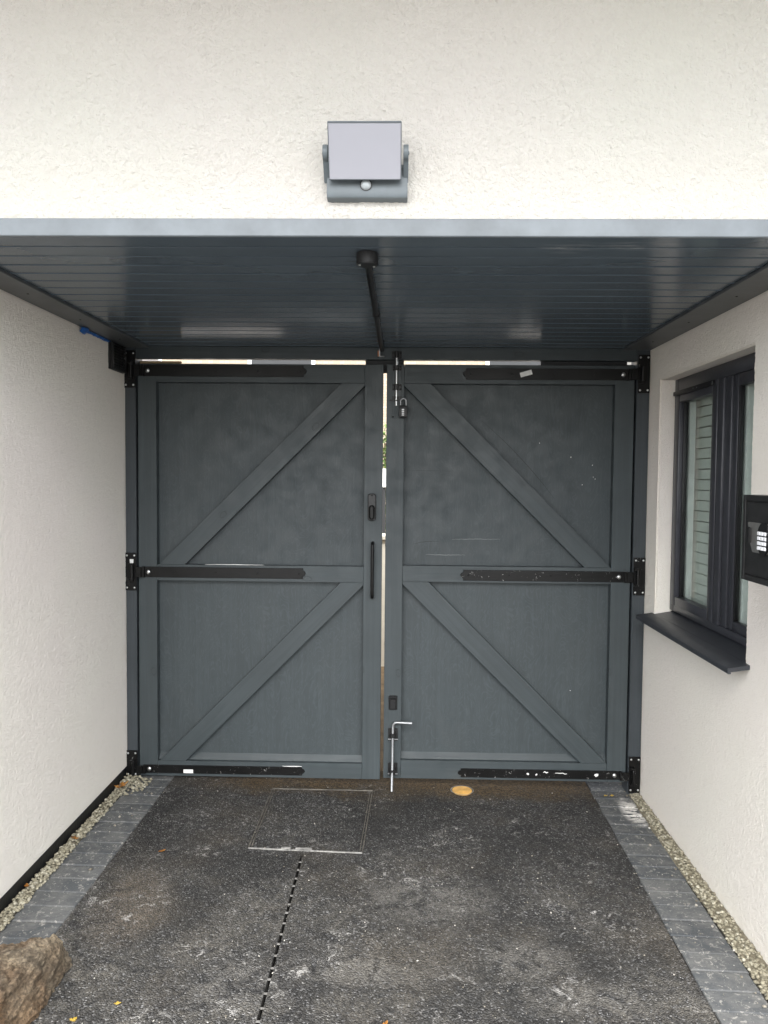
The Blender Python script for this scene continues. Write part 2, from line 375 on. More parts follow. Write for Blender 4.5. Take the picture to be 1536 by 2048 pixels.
def prism_x(poly, x0, x1, bev=0.0):
    """poly: (y, z)"""
    b = bmesh.new(); f = b.faces.new([b.verts.new((x0, y, z)) for y, z in poly]); r = bmesh.ops.extrude_face_region(b, geom=[f])
    bmesh.ops.translate(b, vec=(x1 - x0, 0, 0), verts=[v for v in r['geom'] if isinstance(v, bmesh.types.BMVert)])
    bmesh.ops.recalc_face_normals(b, faces=b.faces)
    if bev: bmesh.ops.bevel(b, geom=list(b.edges), offset=bev, segments=2, affect='EDGES')
    return b
def join(*bs):
    d = bs[0]
    for s in bs[1:]: absorb(d, s)
    return d
def woff(p):
    v = Vector((0, 0, 0))
    while p: v += p.location; p = p.parent
    return v
def mesh_of(bm, mat, smooth=True, ang=35):
    me = bpy.data.meshes.new('mesh'); bm.to_mesh(me); bm.free()
    if mat: me.materials.append(mat)
    if smooth:
        for p in me.polygons: p.use_smooth = True
        me.set_sharp_from_angle(angle=math.radians(ang))
    return me
def tag(o, label, cat=None, group=None):
    o['label'] = label
    if cat: o['category'] = cat
    if group: o['group'] = group
    return o
def obj(name, bm, mat, parent=None, smooth=True):
    """bm is in scene coordinates; the object is linked under parent"""
    off = woff(parent) if parent else Vector((0, 0, 0))
    bmesh.ops.translate(bm, vec=-off, verts=bm.verts)
    me = mesh_of(bm, M[mat], smooth); me.name = name
    o = bpy.data.objects.new(name, me); COL.objects.link(o); o.parent = parent
    return o
def inst(name, me, loc, parent=None, rot=(0, 0, 0)):
    o = bpy.data.objects.new(name, me); COL.objects.link(o); o.parent = parent
    o.location = Vector(loc) - (woff(parent) if parent else Vector((0, 0, 0))); o.rotation_euler = rot
    return o
def thing(name, label, cat, loc, group=None):
    o = bpy.data.objects.new(name, None); o.empty_display_size = 0.05; COL.objects.link(o); o.location = loc
    return tag(o, label, cat, group)
def structure(o): o['kind'] = 'structure'; return o
def stuff(o): o['kind'] = 'stuff'; return o

# ================================================================== GROUND
structure(obj('ground', bm_box(-300, 300, -300, 300, -0.60, -0.14), 'ground', smooth=False))
yb = bmesh.new()
for (x0, x1, y0, y1) in ((-3.9, 3.9, 4.10, 14.0),):
    absorb(yb, bm_box(x0, x1, y0, y1, -0.2, -0.022))
structure(obj('yard', yb, 'earth', smooth=False))

SLOT_X, SLOT_W, SLOT_END = -0.401, 0.011, 3.150
INL = lambda y: -1.168
INR = lambda y: 0.954 + (y - 2.227) * 0.0205
def make_tarmac():
    b = bmesh.new()
    y0, y1, dy = -1.0, 4.10, 0.05
    ys = []; y = y0
    while y < y1 - 1e-6: ys.append(y); y += dy
    ys.append(y1); ys = sorted(set([round(v, 4) for v in ys] + [SLOT_END]))
    xs = sorted([round(-1.168 + 0.05 * i, 4) for i in range(0, 15)] + [SLOT_X - SLOT_W / 2, SLOT_X + SLOT_W / 2] + [round(-0.35 + 0.05 * i, 4) for i in range(0, 26)] + [0.954])
    vd = {}
    def V(i, j):
        if (i, j) not in vd:
            x, y = xs[i], ys[j]
            if i == len(xs) - 1: x = INR(y)
            z = gz(x) + 0.0022 * noise.noise((x * 5, y * 5, 0)) + 0.004 * noise.noise((x * 1.4, y * 1.4, 3))
            vd[i, j] = b.verts.new((x, y, z))
        return vd[i, j]
    for i in range(len(xs) - 1):
        for j in range(len(ys) - 1):
            xm, ym = (xs[i] + xs[i + 1]) / 2, (ys[j] + ys[j + 1]) / 2
            if abs(xm - SLOT_X) < SLOT_W / 2 and ym < SLOT_END: continue
            b.faces.new((V(i, j), V(i + 1, j), V(i + 1, j + 1), V(i, j + 1)))
    # the slab has an edge all round
    be = [e for e in b.edges if len(e.link_faces) == 1]
    r = bmesh.ops.extrude_edge_only(b, edges=be)
    bmesh.ops.translate(b, vec=(0, 0, -0.09), verts=[v for v in r['geom'] if isinstance(v, bmesh.types.BMVert)])
    return structure(obj('driveway', b, 'tarmac'))
make_tarmac()

# block edging: every block a part
edging_l = bpy.data.objects.new('block_edging', None); COL.objects.link(edging_l); structure(edging_l)
edging_r = bpy.data.objects.new('block_edging', None); COL.objects.link(edging_r); structure(edging_r)
def paver_mesh(seed, L, W):
    r = random.Random(seed); b = bm_box(-L / 2, L / 2, -W / 2, W / 2, -0.06, 0.0)
    bmesh.ops.bevel(b, geom=[e for e in b.edges if all(v.co.z > -0.01 for v in e.verts)], offset=0.0035, segments=1, affect='EDGES')
    for v in b.verts: v.co += Vector((r.uniform(-1, 1), r.uniform(-1, 1), 0)) * 0.0010
    return mesh_of(b, M['paver'])
PL = [paver_mesh(i, 0.190, 0.0930) for i in range(6)]; PR = [paver_mesh(20 + i, 0.186, 0.0920) for i in range(6)]
for i in range(50):
    y = 3.582 + 0.0979 * 5.5 - i * 0.0979
    inst('paver', PL[random.randrange(6)], (-1.2645 + random.uniform(-.002, .002), y, gz(-1.26) + 0.002 + random.uniform(-.0015, .0015)),
         edging_l, (random.uniform(-.006, .006), K + random.uniform(-.006, .006), random.uniform(-.006, .006)))
    y = 3.830 + 0.0970 * 2.5 - i * 0.0970
    inst('paver', PR[random.randrange(6)], (INR(y) + 0.0965 + random.uniform(-.002, .002), y, gz(1.06) + 0.002 + random.uniform(-.0015, .0015)),
         edging_r, (random.uniform(-.006, .006), K + random.uniform(-.006, .006), -0.02 + random.uniform(-.006, .006)))
eb = join(bm_box(-1.407, -1.170, -1.0, 4.10, -0.12, -0.0035), bm_box(0.93, 1.235, -1.0, 4.10, -0.12, -0.0035))
for v in eb.verts: v.co.z += gz(v.co.x)
for v in eb.verts:
    if 0.9 < v.co.x < 0.95: v.co.x = INR(v.co.y) + 0.003
structure(obj('edging_bed', eb, 'joint', smooth=False))

gb = join(bm_box(-1.406, -1.362, -0.99, 4.09, -0.003, 0.0045), bm_box(1.162, 1.234, -0.99, 4.09, -0.003, 0.0015))
for v in gb.verts: v.co.z += gz(v.co.x)
structure(obj('gravel_bed', gb, 'sand', smooth=False))
ICO = bmesh.new(); bmesh.ops.create_icosphere(ICO, subdivisions=1, radius=1.0)
ICO_V = [v.co.copy() for v in ICO.verts]; ICO_F = [[v.index for v in f.verts] for f in ICO.faces]; ICO.free()
def pebbles(name, pts, mat, parent=None):
    """pts: (x, y, z, size)"""
    V, F = [], []
    for x, y, z, s in pts:
        n0 = len(V); q = Matrix.Rotation(random.uniform(0, 6.28), 3, 'Z') @ Matrix.Rotation(random.uniform(-.5, .5), 3, 'X')
        sx, sy, sz = s * random.uniform(.8, 1.25), s * random.uniform(.7, 1.0), s * random.uniform(.5, .8)
        for v in ICO_V:
            k = random.uniform(0.86, 1.1)
            p = q @ Vector((v.x * sx * k, v.y * sy * k, v.z * sz * k)); V.append((p.x + x, p.y + y, p.z + z))
        F += [[a + n0 for a in f] for f in ICO_F]
    me = bpy.data.meshes.new(name); me.from_pydata(V, [], F); me.materials.append(M[mat])
    for p in me.polygons: p.use_smooth = True
    o = bpy.data.objects.new(name, me); COL.objects.link(o); o.parent = parent
    return o
pts = []
for i in range(2100):
    y = random.uniform(0.9, 3.96); x = XL + 0.006 + abs(random.random()) ** 1.1 * 0.050
    pts.append((x, y, gz(x) + 0.004 + random.random() * 0.012, random.uniform(0.0055, 0.0095)))
for i in range(170):     # heap at the foot of the post
    y = random.gauss(3.80, 0.055); x = random.uniform(XL + 0.005, -1.27)
    if y > 3.88 or y < 3.65: continue
    pts.append((x, y, gz(x) + 0.004 + random.random() * 0.030 * max(0, 1 - (x - XL) / 0.15), random.uniform(0.006, 0.010)))
tag(stuff(pebbles('gravel', pts, 'gravel')), 'beige gravel strip beside the black plinth of the left wall', 'gravel')
pts = []
for i in range(2300):
    y = random.uniform(0.9, 4.02); x0 = INR(y) + 0.194
    x = x0 + random.random() * (XR - 0.005 - x0)
    pts.append((x, y, gz(x) - 0.004 + random.random() * 0.012, random.uniform(0.0055, 0.0095)))
tag(stuff(pebbles('gravel', pts, 'gravel')), 'beige gravel strip along the foot of the right wall', 'gravel')
pts = []
while len(pts) < 2200:
    x = random.uniform(-1.34, 1.13); y = random.uniform(1.0, 3.97)
    if noise.noise((x * 1.6, y * 1.6, 9)) + random.uniform(-.6, .6) < 0.0: continue
    s = 0.0010 + 0.0030 * random.random() ** 6
    pts.append((x, y, gz(x) + s * 0.4 + 0.002, s))
for i in range(26):
    x = random.choice([random.uniform(1.08, 1.17), random.uniform(-1.36, -1.2)]); y = random.uniform(2.0, 3.9)
    pts.append((x, y, gz(x) + 0.006, random.uniform(0.004, 0.008)))
tag(stuff(pebbles('grit', pts, 'grit')), 'pale stone chips scattered over the dark tarmac', 'grit')

# ================================================================== WALLS
RNG = np.random.default_rng(5)
_LAT = RNG.random((512, 512))
def vnoise(u, v):
    iu, iv = np.floor(u).astype(int), np.floor(v).astype(int); fu, fv = u - iu, v - iv
    fu, fv = fu * fu * (3 - 2 * fu), fv * fv * (3 - 2 * fv)
    a, b = _LAT[iu % 512, iv % 512], _LAT[(iu + 1) % 512, iv % 512]; c, d = _LAT[iu % 512, (iv + 1) % 512], _LAT[(iu + 1) % 512, (iv + 1) % 512]
    return (a * (1 - fu) + b * fu) * (1 - fv) + (c * (1 - fu) + d * fu) * fv
def stucco(parent, org, ua, va, na, us, vs_, hole=None, amp=0.0052, mat='render', fine=1.12):
    """render coat: a finely modelled sheet of trowelled grain lying on the wall face; us, vs_ are grid stations"""
    U, V = np.meshgrid(np.array(us), np.array(vs_), indexing='ij')
    org_u, org_v = U, V; U, V = U * fine, V * fine
    w1 = vnoise(U * 17 + 9, V * 17 + 4) - 0.5; w2 = vnoise(U * 19 + 55, V * 19 + 31) - 0.5
    A = vnoise((U + w1 * 0.006) * 128, (V + w2 * 0.006) * 128); B = vnoise((U + w2 * 0.02) * 62 + 40, (V + w1 * 0.02) * 62 + 70); C_ = vnoise(U * 190 + 11, V * 190 + 23)
    H = 0.60 * A ** 1.4 + 0.12 * B + 0.34 * C_
    H = np.clip((H - 0.15) / 0.62, 0, 1) ** 0.8 * amp + 0.0005 + (vnoise(U * 3.1, V * 3.1) - 0.5) * 0.0008
    U, V = org_u, org_v
    org, ua, va, na = (np.array(q, float) for q in (org, ua, va, na))
    P = org + U[..., None] * ua + V[..., None] * va + H[..., None] * na
    for sl_ in ((0, slice(None)), (-1, slice(None)), (slice(None), 0), (slice(None), -1)): P[sl_] -= H[sl_][..., None] * na - na * 0.0002
    nu, nv = U.shape; idx = np.arange(nu * nv).reshape(nu, nv)
    q = np.stack([idx[:-1, :-1], idx[1:, :-1], idx[1:, 1:], idx[:-1, 1:]], -1)
    if hole is not None:
        uc, vc = (U[:-1, :-1] + U[1:, 1:]) / 2, (V[:-1, :-1] + V[1:, 1:]) / 2
        q = q[~((uc > hole[0]) & (uc < hole[1]) & (vc > hole[2]) & (vc < hole[3]))]
    q = q.reshape(-1, 4)
    if np.dot(np.cross(ua, va), na) < 0: q = q[:, ::-1]
    off = np.array(woff(parent)); P = P.reshape(-1, 3) - off
    me = bpy.data.meshes.new('render_coat'); me.vertices.add(len(P)); me.vertices.foreach_set('co', P.ravel())
    me.loops.add(q.size); me.polygons.add(len(q)); me.loops.foreach_set('vertex_index', q.ravel().astype(np.int32))
    me.polygons.foreach_set('loop_start', np.arange(0, q.size, 4, dtype=np.int32)); me.polygons.foreach_set('use_smooth', np.ones(len(q), bool))
    me.update(calc_edges=True); me.materials.append(M[mat])
    o = bpy.data.objects.new('render_coat', me); COL.objects.link(o); o.parent = parent
    return o
def stations(a, b, step, extra=()):
    r = list(np.linspace(a, b, max(2, int((b - a) / step))))
    for e_ in extra: r[int(np.argmin([abs(q - e_) for q in r]))] = e_
    return r
o = obj('rendered_wall', bm_box(-4.0, XL, YF + 0.015, 9.0, 0.084, 2.2575, 0.006), 'render_lifted')
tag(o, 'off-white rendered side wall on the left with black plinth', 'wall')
stucco(o, (XL, 0, 0), (0, 1, 0), (0, 0, 1), (1, 0, 0), stations(YF + 0.018, YG - 0.006, 0.0048), stations(0.085, 2.231, 0.0048), amp=0.0023, mat='render_lifted', fine=1.45)
obj('plinth', bm_box(-3.99, XL - 0.004, YF + 0.02, 8.99, -0.14, 0.0835), 'bitumen', o, smooth=False)

WY0, WY1, WZ0, WZ1 = 2.750, 3.740, 0.934, 2.066
def right_wall():
    b = bmesh.new(); y0, y1, z0, z1 = YF + 0.015, 9.0, -0.14, 2.2575
    def q(*p): return b.faces.new([b.verts.new(v) for v in p])
    O = [(y0, z0), (y1, z0), (y1, z1), (y0, z1)]; I = [(WY0, WZ0), (WY1, WZ0), (WY1, WZ1), (WY0, WZ1)]
    for k in range(4):
        a, c = O[k], O[(k + 1) % 4]; d, e = I[(k + 1) % 4], I[k]
        q((XR, *a), (XR, *c), (XR, *d), (XR, *e))
        q((XR, *e), (XR, *d), (1.70, *d), (1.70, *e))
        q((XR, *a), (XR, *c), (4.0, *c), (4.0, *a))
    q(*[(1.70, *p) for p in I]); q(*[(4.0, *p) for p in O])
    bmesh.ops.remove_doubles(b, verts=b.verts, dist=1e-5); bmesh.ops.recalc_face_normals(b, faces=b.faces)
    ed = [e for e in b.edges if all(abs(v.co.x - XR) < 1e-5 for v in e.verts) and e.calc_face_angle(0) > 1.0]
    bmesh.ops.bevel(b, geom=ed, offset=0.006, segments=2, affect='EDGES')
    return b
rw = tag(obj('rendered_wall', right_wall(), 'render_lifted'), 'off-white rendered side wall on the right with the window in it', 'wall')
stucco(rw, (XR, 0, 0), (0, 1, 0), (0, 0, 1), (-1, 0, 0), stations(YF + 0.018, YG - 0.006, 0.0048, (WY0 - 0.004, WY1 + 0.004)), stations(-0.03, 2.231, 0.0048, (WZ0 - 0.004, WZ1 + 0.004)), (WY0 - 0.004, WY1 + 0.004, WZ0 - 0.004, WZ1 + 0.004), amp=0.0023, mat='render_lifted', fine=1.45)
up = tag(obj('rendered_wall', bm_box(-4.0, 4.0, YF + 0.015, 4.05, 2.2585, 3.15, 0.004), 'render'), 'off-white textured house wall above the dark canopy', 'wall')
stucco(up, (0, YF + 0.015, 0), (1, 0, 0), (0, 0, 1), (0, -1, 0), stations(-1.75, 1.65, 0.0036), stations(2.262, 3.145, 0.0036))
# unseen deep eaves and roof, added to shade the wall above the canopy
obj('added_eaves_board', bm_box(-4.3, 4.3, YF - 1.20, YF + 0.014, 3.1505, 3.17, 0.002), 'upvcw', up)
obj('added_gutter_board', bm_box(-4.3, 4.3, YF - 1.225, YF - 1.2005, 3.13, 3.32, 0.002), 'upvc', up)
obj('added_roof_slope', prism_x([(YF - 1.25, 3.325), (2.75, 4.25), (2.75, 4.35), (YF - 1.27, 3.43)], -4.3, 4.3), 'fascia', up)
obj('added_roof_slope', prism_x([(2.752, 4.25), (4.30, 3.35), (4.30, 3.45), (2.752, 4.35)], -4.3, 4.3), 'fascia', up)

# ================================================================== SOFFIT
sof = thing('canopy_soffit', 'dark grey boarded canopy ceiling with pale front fascia', 'canopy', (0, 3.0, ZS))
bw = 0.0970
hw = (XR - XL) / 2 - 0.002
bb = prism_x([(-0.0480, 0.0012), (-0.0466, 0.0), (0.0355, 0.0), (0.0365, 0.0010), (0.0365, 0.0068), (0.0484, 0.0068), (0.0484, 0.0125), (-0.0480, 0.0125)], -hw, hw)
BM_ = mesh_of(bb, M['soffit'])
for i in range(19):
    inst('board', BM_, ((XL + XR) / 2, 2.179 + bw * (i + 0.5) - bw * 0.5 + 0.0 - 0.0, ZS + random.uniform(-.0005, .0005)), sof, (random.uniform(-.004, .004), 0, 0))
obj('fascia', bm_box(-3.9, 3.9, YF, YF + 0.0125, ZS - 0.001, 2.290, 0.0025), 'fascia', sof)
obj('edge_trim', bm_box(XL + 0.0015, -1.281, YF + 0.014, YG - 0.0055, ZS - 0.011, ZS - 0.0008, 0.0015), 'trim', sof)
obj('edge_trim', bm_box(1.096, XR - 0.0015, YF + 0.014, YG - 0.0055, ZS - 0.011, ZS - 0.0008, 0.0015), 'trim', sof)
SCREW = mesh_of(bm_dome((0, 0, 0), 0.0045, (0, 0, 1), 0.5, 10), M['black'])
for y in (2.3, 2.75, 3.2, 3.65):
    for x in (-1.34, 1.165): inst('screw', SCREW, (x, y, ZS - 0.011), sof)
# crumpled blue film left on the canopy edge
fb = bmesh.new(); prev = None; N = 46
for i in range(N + 1):
    t = i / N; y = 3.34 + 0.54 * t; w = 0.010 + 0.012 * math.exp(-((t - 0.06) / 0.06) ** 2) * 1.6
    jx = random.uniform(0, 0.004) + 0.012 * math.exp(-((t - 0.06) / 0.05) ** 2)
    a = fb.verts.new((XL + 0.003, y, ZS - 0.0125)); c = fb.verts.new((XL + 0.004 + jx + w * .5, y + random.uniform(-.003, .003), ZS - 0.0125 - random.uniform(.001, .004)))
    d = fb.verts.new((XL + 0.003 + jx * .3, y, ZS - 0.015 - w * random.uniform(.8, 1.1)))
    if prev:
        fb.faces.new((prev[0], a, c, prev[1])); fb.faces.new((prev[1], c, d, prev[2]))
    prev = (a, c, d)
tag(obj('plastic_film', fb, 'tape'), 'torn strip of blue film along the left canopy edge', 'film')

# ================================================================== POSTS, HEAD BEAM
def screw_head(r=0.0055, mat='zinc'): return mesh_of(bm_dome((0, 0, 0), r, (0, -1, 0), 0.55, 12), M[mat])
SH = screw_head(); SHD = screw_head(0.0042, 'black')
def pintle(post, cx, z0, z1, side, zs, mat='black', splash=False):
    """hinge plate on the post, knuckle pin towards the leaf"""
    p = obj('hinge_plate', bm_box(cx - 0.029, cx + 0.029, YG - 0.0125, YG - 0.0055, z0, z1, 0.0012), mat, post)
    kx = cx + side * 0.010
    obj('hinge_pin', join(bm_cyl((kx, YG - 0.026, zs - 0.036), (kx, YG - 0.026, zs + 0.036), 0.0085, bev=0.002),
                          bm_box(kx - 0.018, kx + 0.006, YG - 0.030, YG - 0.012, zs - 0.046, zs - 0.034, 0.001),
                          bm_box(kx - 0.018, kx + 0.006, YG - 0.030, YG - 0.012, zs + 0.034, zs + 0.046, 0.001)), mat, p)
    for sx in (-0.019, 0.019):
        for z in (z0 + 0.014, z1 - 0.014):
            inst('screw', SH, (cx + sx, YG - 0.0135, z), p)
    return p
pl = thing('gate_post', 'dark grey timber gate post against the left wall', 'gate post', (-1.378, 3.95, 0.02))
obj('timber', bm_box(XL + 0.002, -1.351, YG - 0.005, YG + 0.100, gz(XL) - 0.02, ZS - 0.0012, 0.002), 'post', pl)
obj('stop', bm_box(-1.3505, -1.318, YG + 0.062, YG + 0.098, 0.03, 2.170, 0.001), 'post', pl)
pr = thing('gate_post', 'dark grey timber gate post against the right wall', 'gate post', (1.2, 3.95, -0.02))
obj('timber', bm_box(1.170, XR - 0.002, YG - 0.005, YG + 0.100, gz(XR) - 0.02, ZS - 0.0012, 0.002), 'post', pr)
obj('stop', bm_box(1.135, 1.1695, YG + 0.062, YG + 0.098, 0.03, 2.170, 0.001), 'post', pr)
for z0, z1, zs, m in ((2.031, 2.218, 2.119, 'black'), (1.000, 1.193, 1.094, 'blackw'), (0.030, 0.168, 0.072, 'blackw')):
    pintle(pl, -1.379, z0, z1, 1, zs, m)
for z0, z1, zs, m in ((2.020, 2.210, 2.114, 'black'), (1.006, 1.196, 1.096, 'blackw'), (-0.008, 0.178, 0.080, 'blackw')):
    pintle(pr, 1.2025, z0, z1, -1, zs, m)
obj('sticker', bm_box(-1.383, -1.364, YG - 0.0140, YG - 0.0130, 1.128, 1.160), 'sticker', [c_ for c_ in pl.children if c_.name.startswith('hinge_plate')][1])
hb = thing('head_beam', 'dark grey beam across the top of the double gates', 'beam', (-0.09, 3.92, 2.18))
obj('timber', bm_box(-1.3505, 1.1695, YG, YG + 0.045, 2.181, ZS - 0.0012, 0.0015), 'ph', hb)
obj('stop', bm_box(-0.189, 0.007, YG + 0.0455, YG + 0.066, 2.120, 2.215, 0.001), 'dark', hb)
obj('stop', bm_box(0.70, 1.134, YG + 0.0455, YG + 0.066, 2.120, 2.215, 0.001), 'dark', hb)
obj('stop', bm_box(-1.3505, -1.138, YG + 0.058, YG + 0.080, 2.130, 2.1755, 0.001), 'raw', hb)
obj('batten', bm_box(-1.137, -0.19, YG + 0.0455, YG + 0.060, 2.1865, 2.214, 0.001), 'raw', hb)
obj('batten', bm_box(0.008, 0.699, YG + 0.0455, YG + 0.060, 2.1850, 2.214, 0.001), 'raw', hb)

# ================================================================== GATE LEAVES
def strap(leaf, xh, xe, z0, z1, s, mat, holes):
    """xh hinge end, xe free end, s = +1 when the strap runs to the right"""
    zc = (z0 + z1) / 2; h = (z1 - z0) / 2
    P = [(xh, z0), (xe - s * 0.012, z0), (xe - s * 0.012, zc - h * 0.62)]
    P += [(xe - s * 0.012 + s * 0.014 * math.cos(a), zc + h * 0.55 * math.sin(a)) for a in [math.radians(q) for q in (-75, -40, 0, 40, 75)]]
    P += [(xe - s * 0.012, zc + h * 0.62), (xe - s * 0.012, z1), (xh, z1)]
    b = bm_prism(P, YG - 0.006, YG - 0.0005, 0.0010)
    # rolled eye and raised fold at the hinge end
    absorb(b, bm_box(min(xh, xh - s * 0.030), max(xh, xh - s * 0.030), YG - 0.024, YG - 0.0145, z0, z1, 0.0025))
    absorb(b, bm_box(min(xh + s * 0.014, xh), max(xh + s * 0.014, xh), YG - 0.020, YG - 0.001, z0, z1, 0.002))
    o = obj('hinge_strap', b, mat, leaf)
    for x in holes: inst('screw', SHD, (x, YG - 0.0062, zc), o)
    return o
BOLT = mesh_of(bm_dome((0, 0, 0), 0.0115, (0, -1, 0), 0.55, 18), M['zinc'])

def leaf(name, label, x0, x1, ms_w, hs_w, hinge_left, zb, zt, mid, botr, topr):
    t = thing(name, label, 'gate', ((x0 + x1) / 2, YG + 0.03, zb), 'pair of double gates')
    if hinge_left: a0, a1, b0, b1 = x0, x0 + hs_w, x1 - ms_w, x1
    else: a0, a1, b0, b1 = x0, x0 + ms_w, x1 - hs_w, x1
    Y0, Y1 = YG, YG + 0.045; e = 0.0005
    obj('stile', bm_box(a0, a1, Y0, Y1, zb, zt, 0.0012), 'pv', t)
    obj('stile', bm_box(b0, b1, Y0, Y1, zb, zt, 0.0012), 'pv', t)
    for z0, z1 in ((topr, zt), mid, (zb, botr)):
        obj('rail', bm_box(a1 + e, b0 - e, Y0 + 0.001, Y1, z0, z1, 0.0010), 'ph', t)
    for z0, z1 in ((mid[1], topr), (botr, mid[0])):
        z0 += e; z1 -= e
        w = 0.133
        if hinge_left: P = [(a1 + 0.012, z0), (a1 + 0.012 + w, z0), (b0 - e, z1 - 0.012), (b0 - e, z1), (b0 - w + 0.015, z1)]
        else: P = [(b0 - 0.002, z0), (b0 - 0.002 - w, z0), (a1 + e, z1 - 0.012), (a1 + e, z1), (a1 + w, z1)]
        obj('brace', bm_prism(P, Y0 + 0.002, Y1 - 0.0005, 0.0010), 'pdr' if hinge_left else 'pdf', t)
    b_ = bmesh.new(); q_ = [(Y1 + 0.0002, botr + 0.030), (Y1 - 0.022, botr + 0.0005), (Y1 + 0.0002, botr + 0.0005)]
    obj('added_ledge_strip', prism_x(q_, a1 + e, b0 - e), 'ph', t); b_.free()  # sloped strip added for the pale dusty band along the bottom rail
    obj('panel', bm_box(a0 + 0.02, b1 - 0.02, Y1 + 0.0003, Y1 + 0.0125, zb + 0.01, zt - 0.005), 'ply', t, smooth=False)
    return t
gl_ = leaf('gate_leaf', 'left dark grey timber gate leaf with pull handle and braces rising rightwards', -1.342, -0.096, 0.093, 0.094, True, 0.034, 2.155, (1.051, 1.134), 0.113, 2.062)
gr_ = leaf('gate_leaf', 'right dark grey timber gate leaf with slide bolt and drop bolt', -0.079, 1.160, 0.089, 0.096, False, 0.042, 2.157, (1.059, 1.142), 0.137, 2.062)
for z0, z1, m in ((2.090, 2.147, 'black'), (1.068, 1.122, 'black'), (0.050, 0.092, 'blackw')):
    s = strap(gl_, -1.322, -0.486, z0, z1, 1, m, (-1.151, -0.94, -0.73, -0.517))
    inst('bolt', BOLT, (-1.290, YG - 0.0075, (z0 + z1) / 2), s)
    if z1 < 0.2: obj('sticker', bm_box(-1.112, -1.062, YG - 0.0070, YG - 0.0064, 0.052, 0.071), 'sticker', s)
for z0, z1, m in ((2.083, 2.139, 'black'), (1.070, 1.124, 'blackw'), (0.056, 0.100, 'blackw')):
    s = strap(gr_, 1.140, 0.306, z0, z1, -1, m, (0.344, 0.549, 0.758, 0.962))
    inst('bolt', BOLT, (1.102, YG - 0.0075, (z0 + z1) / 2), s)
    if z1 > 2:
        sb = bm_box(-0.030, 0.030, -0.0003, 0.0003, -0.012, 0.012)
        bmesh.ops.rotate(sb, matrix=Matrix.Rotation(math.radians(-16), 3, 'Y'), verts=sb.verts)
        bmesh.ops.translate(sb, vec=(0.618, YG - 0.0068, 2.114), verts=sb.verts); obj('sticker', sb, 'sticker', s)

# turn latch and pull handle on the left leaf
def rounded(cx, cz, w, h, r, n=6):
    P = []
    for (sx, sz, a0) in ((1, 1, 0), (-1, 1, 90), (-1, -1, 180), (1, -1, 270)):
        for k in range(n + 1):
            a = math.radians(a0 + 90 * k / n); P.append((cx + sx * (w / 2 - r) + r * math.cos(a), cz + sz * (h / 2 - r) + r * math.sin(a)))
    return P
lk = obj('latch_plate', bm_prism(rounded(-0.148, 1.438, 0.041, 0.137, 0.014), YG - 0.016, YG - 0.0004, 0.003), 'plastic', gl_)
obj('latch_knob', bm_prism(rounded(-0.148, 1.412, 0.029, 0.073, 0.0145), YG - 0.036, YG - 0.0165, 0.007), 'black', lk)
inst('screw', SHD, (-0.148, YG - 0.017, 1.497), lk)
hp = [(-0.143, YG, 0.978), (-0.143, YG - 0.020, 0.979)] + [(-0.143, YG - 0.032 + 0.012 * math.cos(a), 0.991 - 0.012 * math.sin(a)) for a in (0.9, 0.6, 0.3)]
hp = [(-0.143, YG - 0.0004, 0.980), (-0.143, YG - 0.018, 0.980), (-0.143, YG - 0.027, 0.983), (-0.143, YG - 0.033, 0.992), (-0.143, YG - 0.035, 1.01),
      (-0.143, YG - 0.035, 1.23), (-0.143, YG - 0.033, 1.245), (-0.143, YG - 0.027, 1.253), (-0.143, YG - 0.018, 1.256), (-0.143, YG - 0.0004, 1.256)]
obj('pull_handle', bm_tube(hp, 0.0085, 16), 'black', gl_)

# slide bolt at the top of the right leaf
sbp = obj('slide_bolt', bm_box(-0.051, -0.004, YG - 0.0030, YG - 0.0004, 1.886, 2.1555, 0.0006), 'pv', gr_)
obj('bolt_rod', bm_cyl((-0.030, YG - 0.012, 1.949), (-0.030, YG - 0.012, 2.196), 0.0058, seg=16), 'zinc', sbp)
for z0, z1 in ((2.124, 2.150), (2.026, 2.058)):
    obj('staple', join(bm_box(-0.050, -0.005, YG - 0.0055, YG - 0.0032, z0, z1, 0.0005), bm_box(-0.040, -0.020, YG - 0.0205, YG - 0.0056, z0, z1, 0.004)), 'plastic', sbp)
    for x in (-0.045, -0.011):
        for z in (z0 + 0.006, z1 - 0.006): inst('screw', SHD, (x, YG - 0.0058, z), sbp)
obj('hasp', join(bm_box(-0.050, -0.038, YG - 0.006, YG - 0.0032, 1.976, 1.998, 0.0005), bm_box(-0.022, -0.005, YG - 0.006, YG - 0.0032, 1.976, 1.998, 0.0005),
                 bm_box(-0.062, 0.004, YG - 0.0200, YG - 0.0180, 1.972, 1.979, 0.0005), bm_box(-0.041, -0.019, YG - 0.0175, YG - 0.0062, 1.979, 1.996, 0.003)), 'plastic', sbp)
for x, z in ((-0.046, 1.894), (-0.010, 1.894)): inst('screw', SHD, (x, YG - 0.0034, z), sbp)
kp = obj('bolt_keep', join(bm_box(-0.055, -0.005, YG - 0.003, YG - 0.0004, 2.184, 2.222, 0.0006), bm_cyl((-0.030, YG - 0.012, 2.187), (-0.030, YG - 0.012, 2.220), 0.0115, seg=18, bev=0.002)), 'plastic', hb)
for x in (-0.049, -0.011):
    for z in (2.190, 2.212): inst('screw', SHD, (x, YG - 0.0034, z), kp)
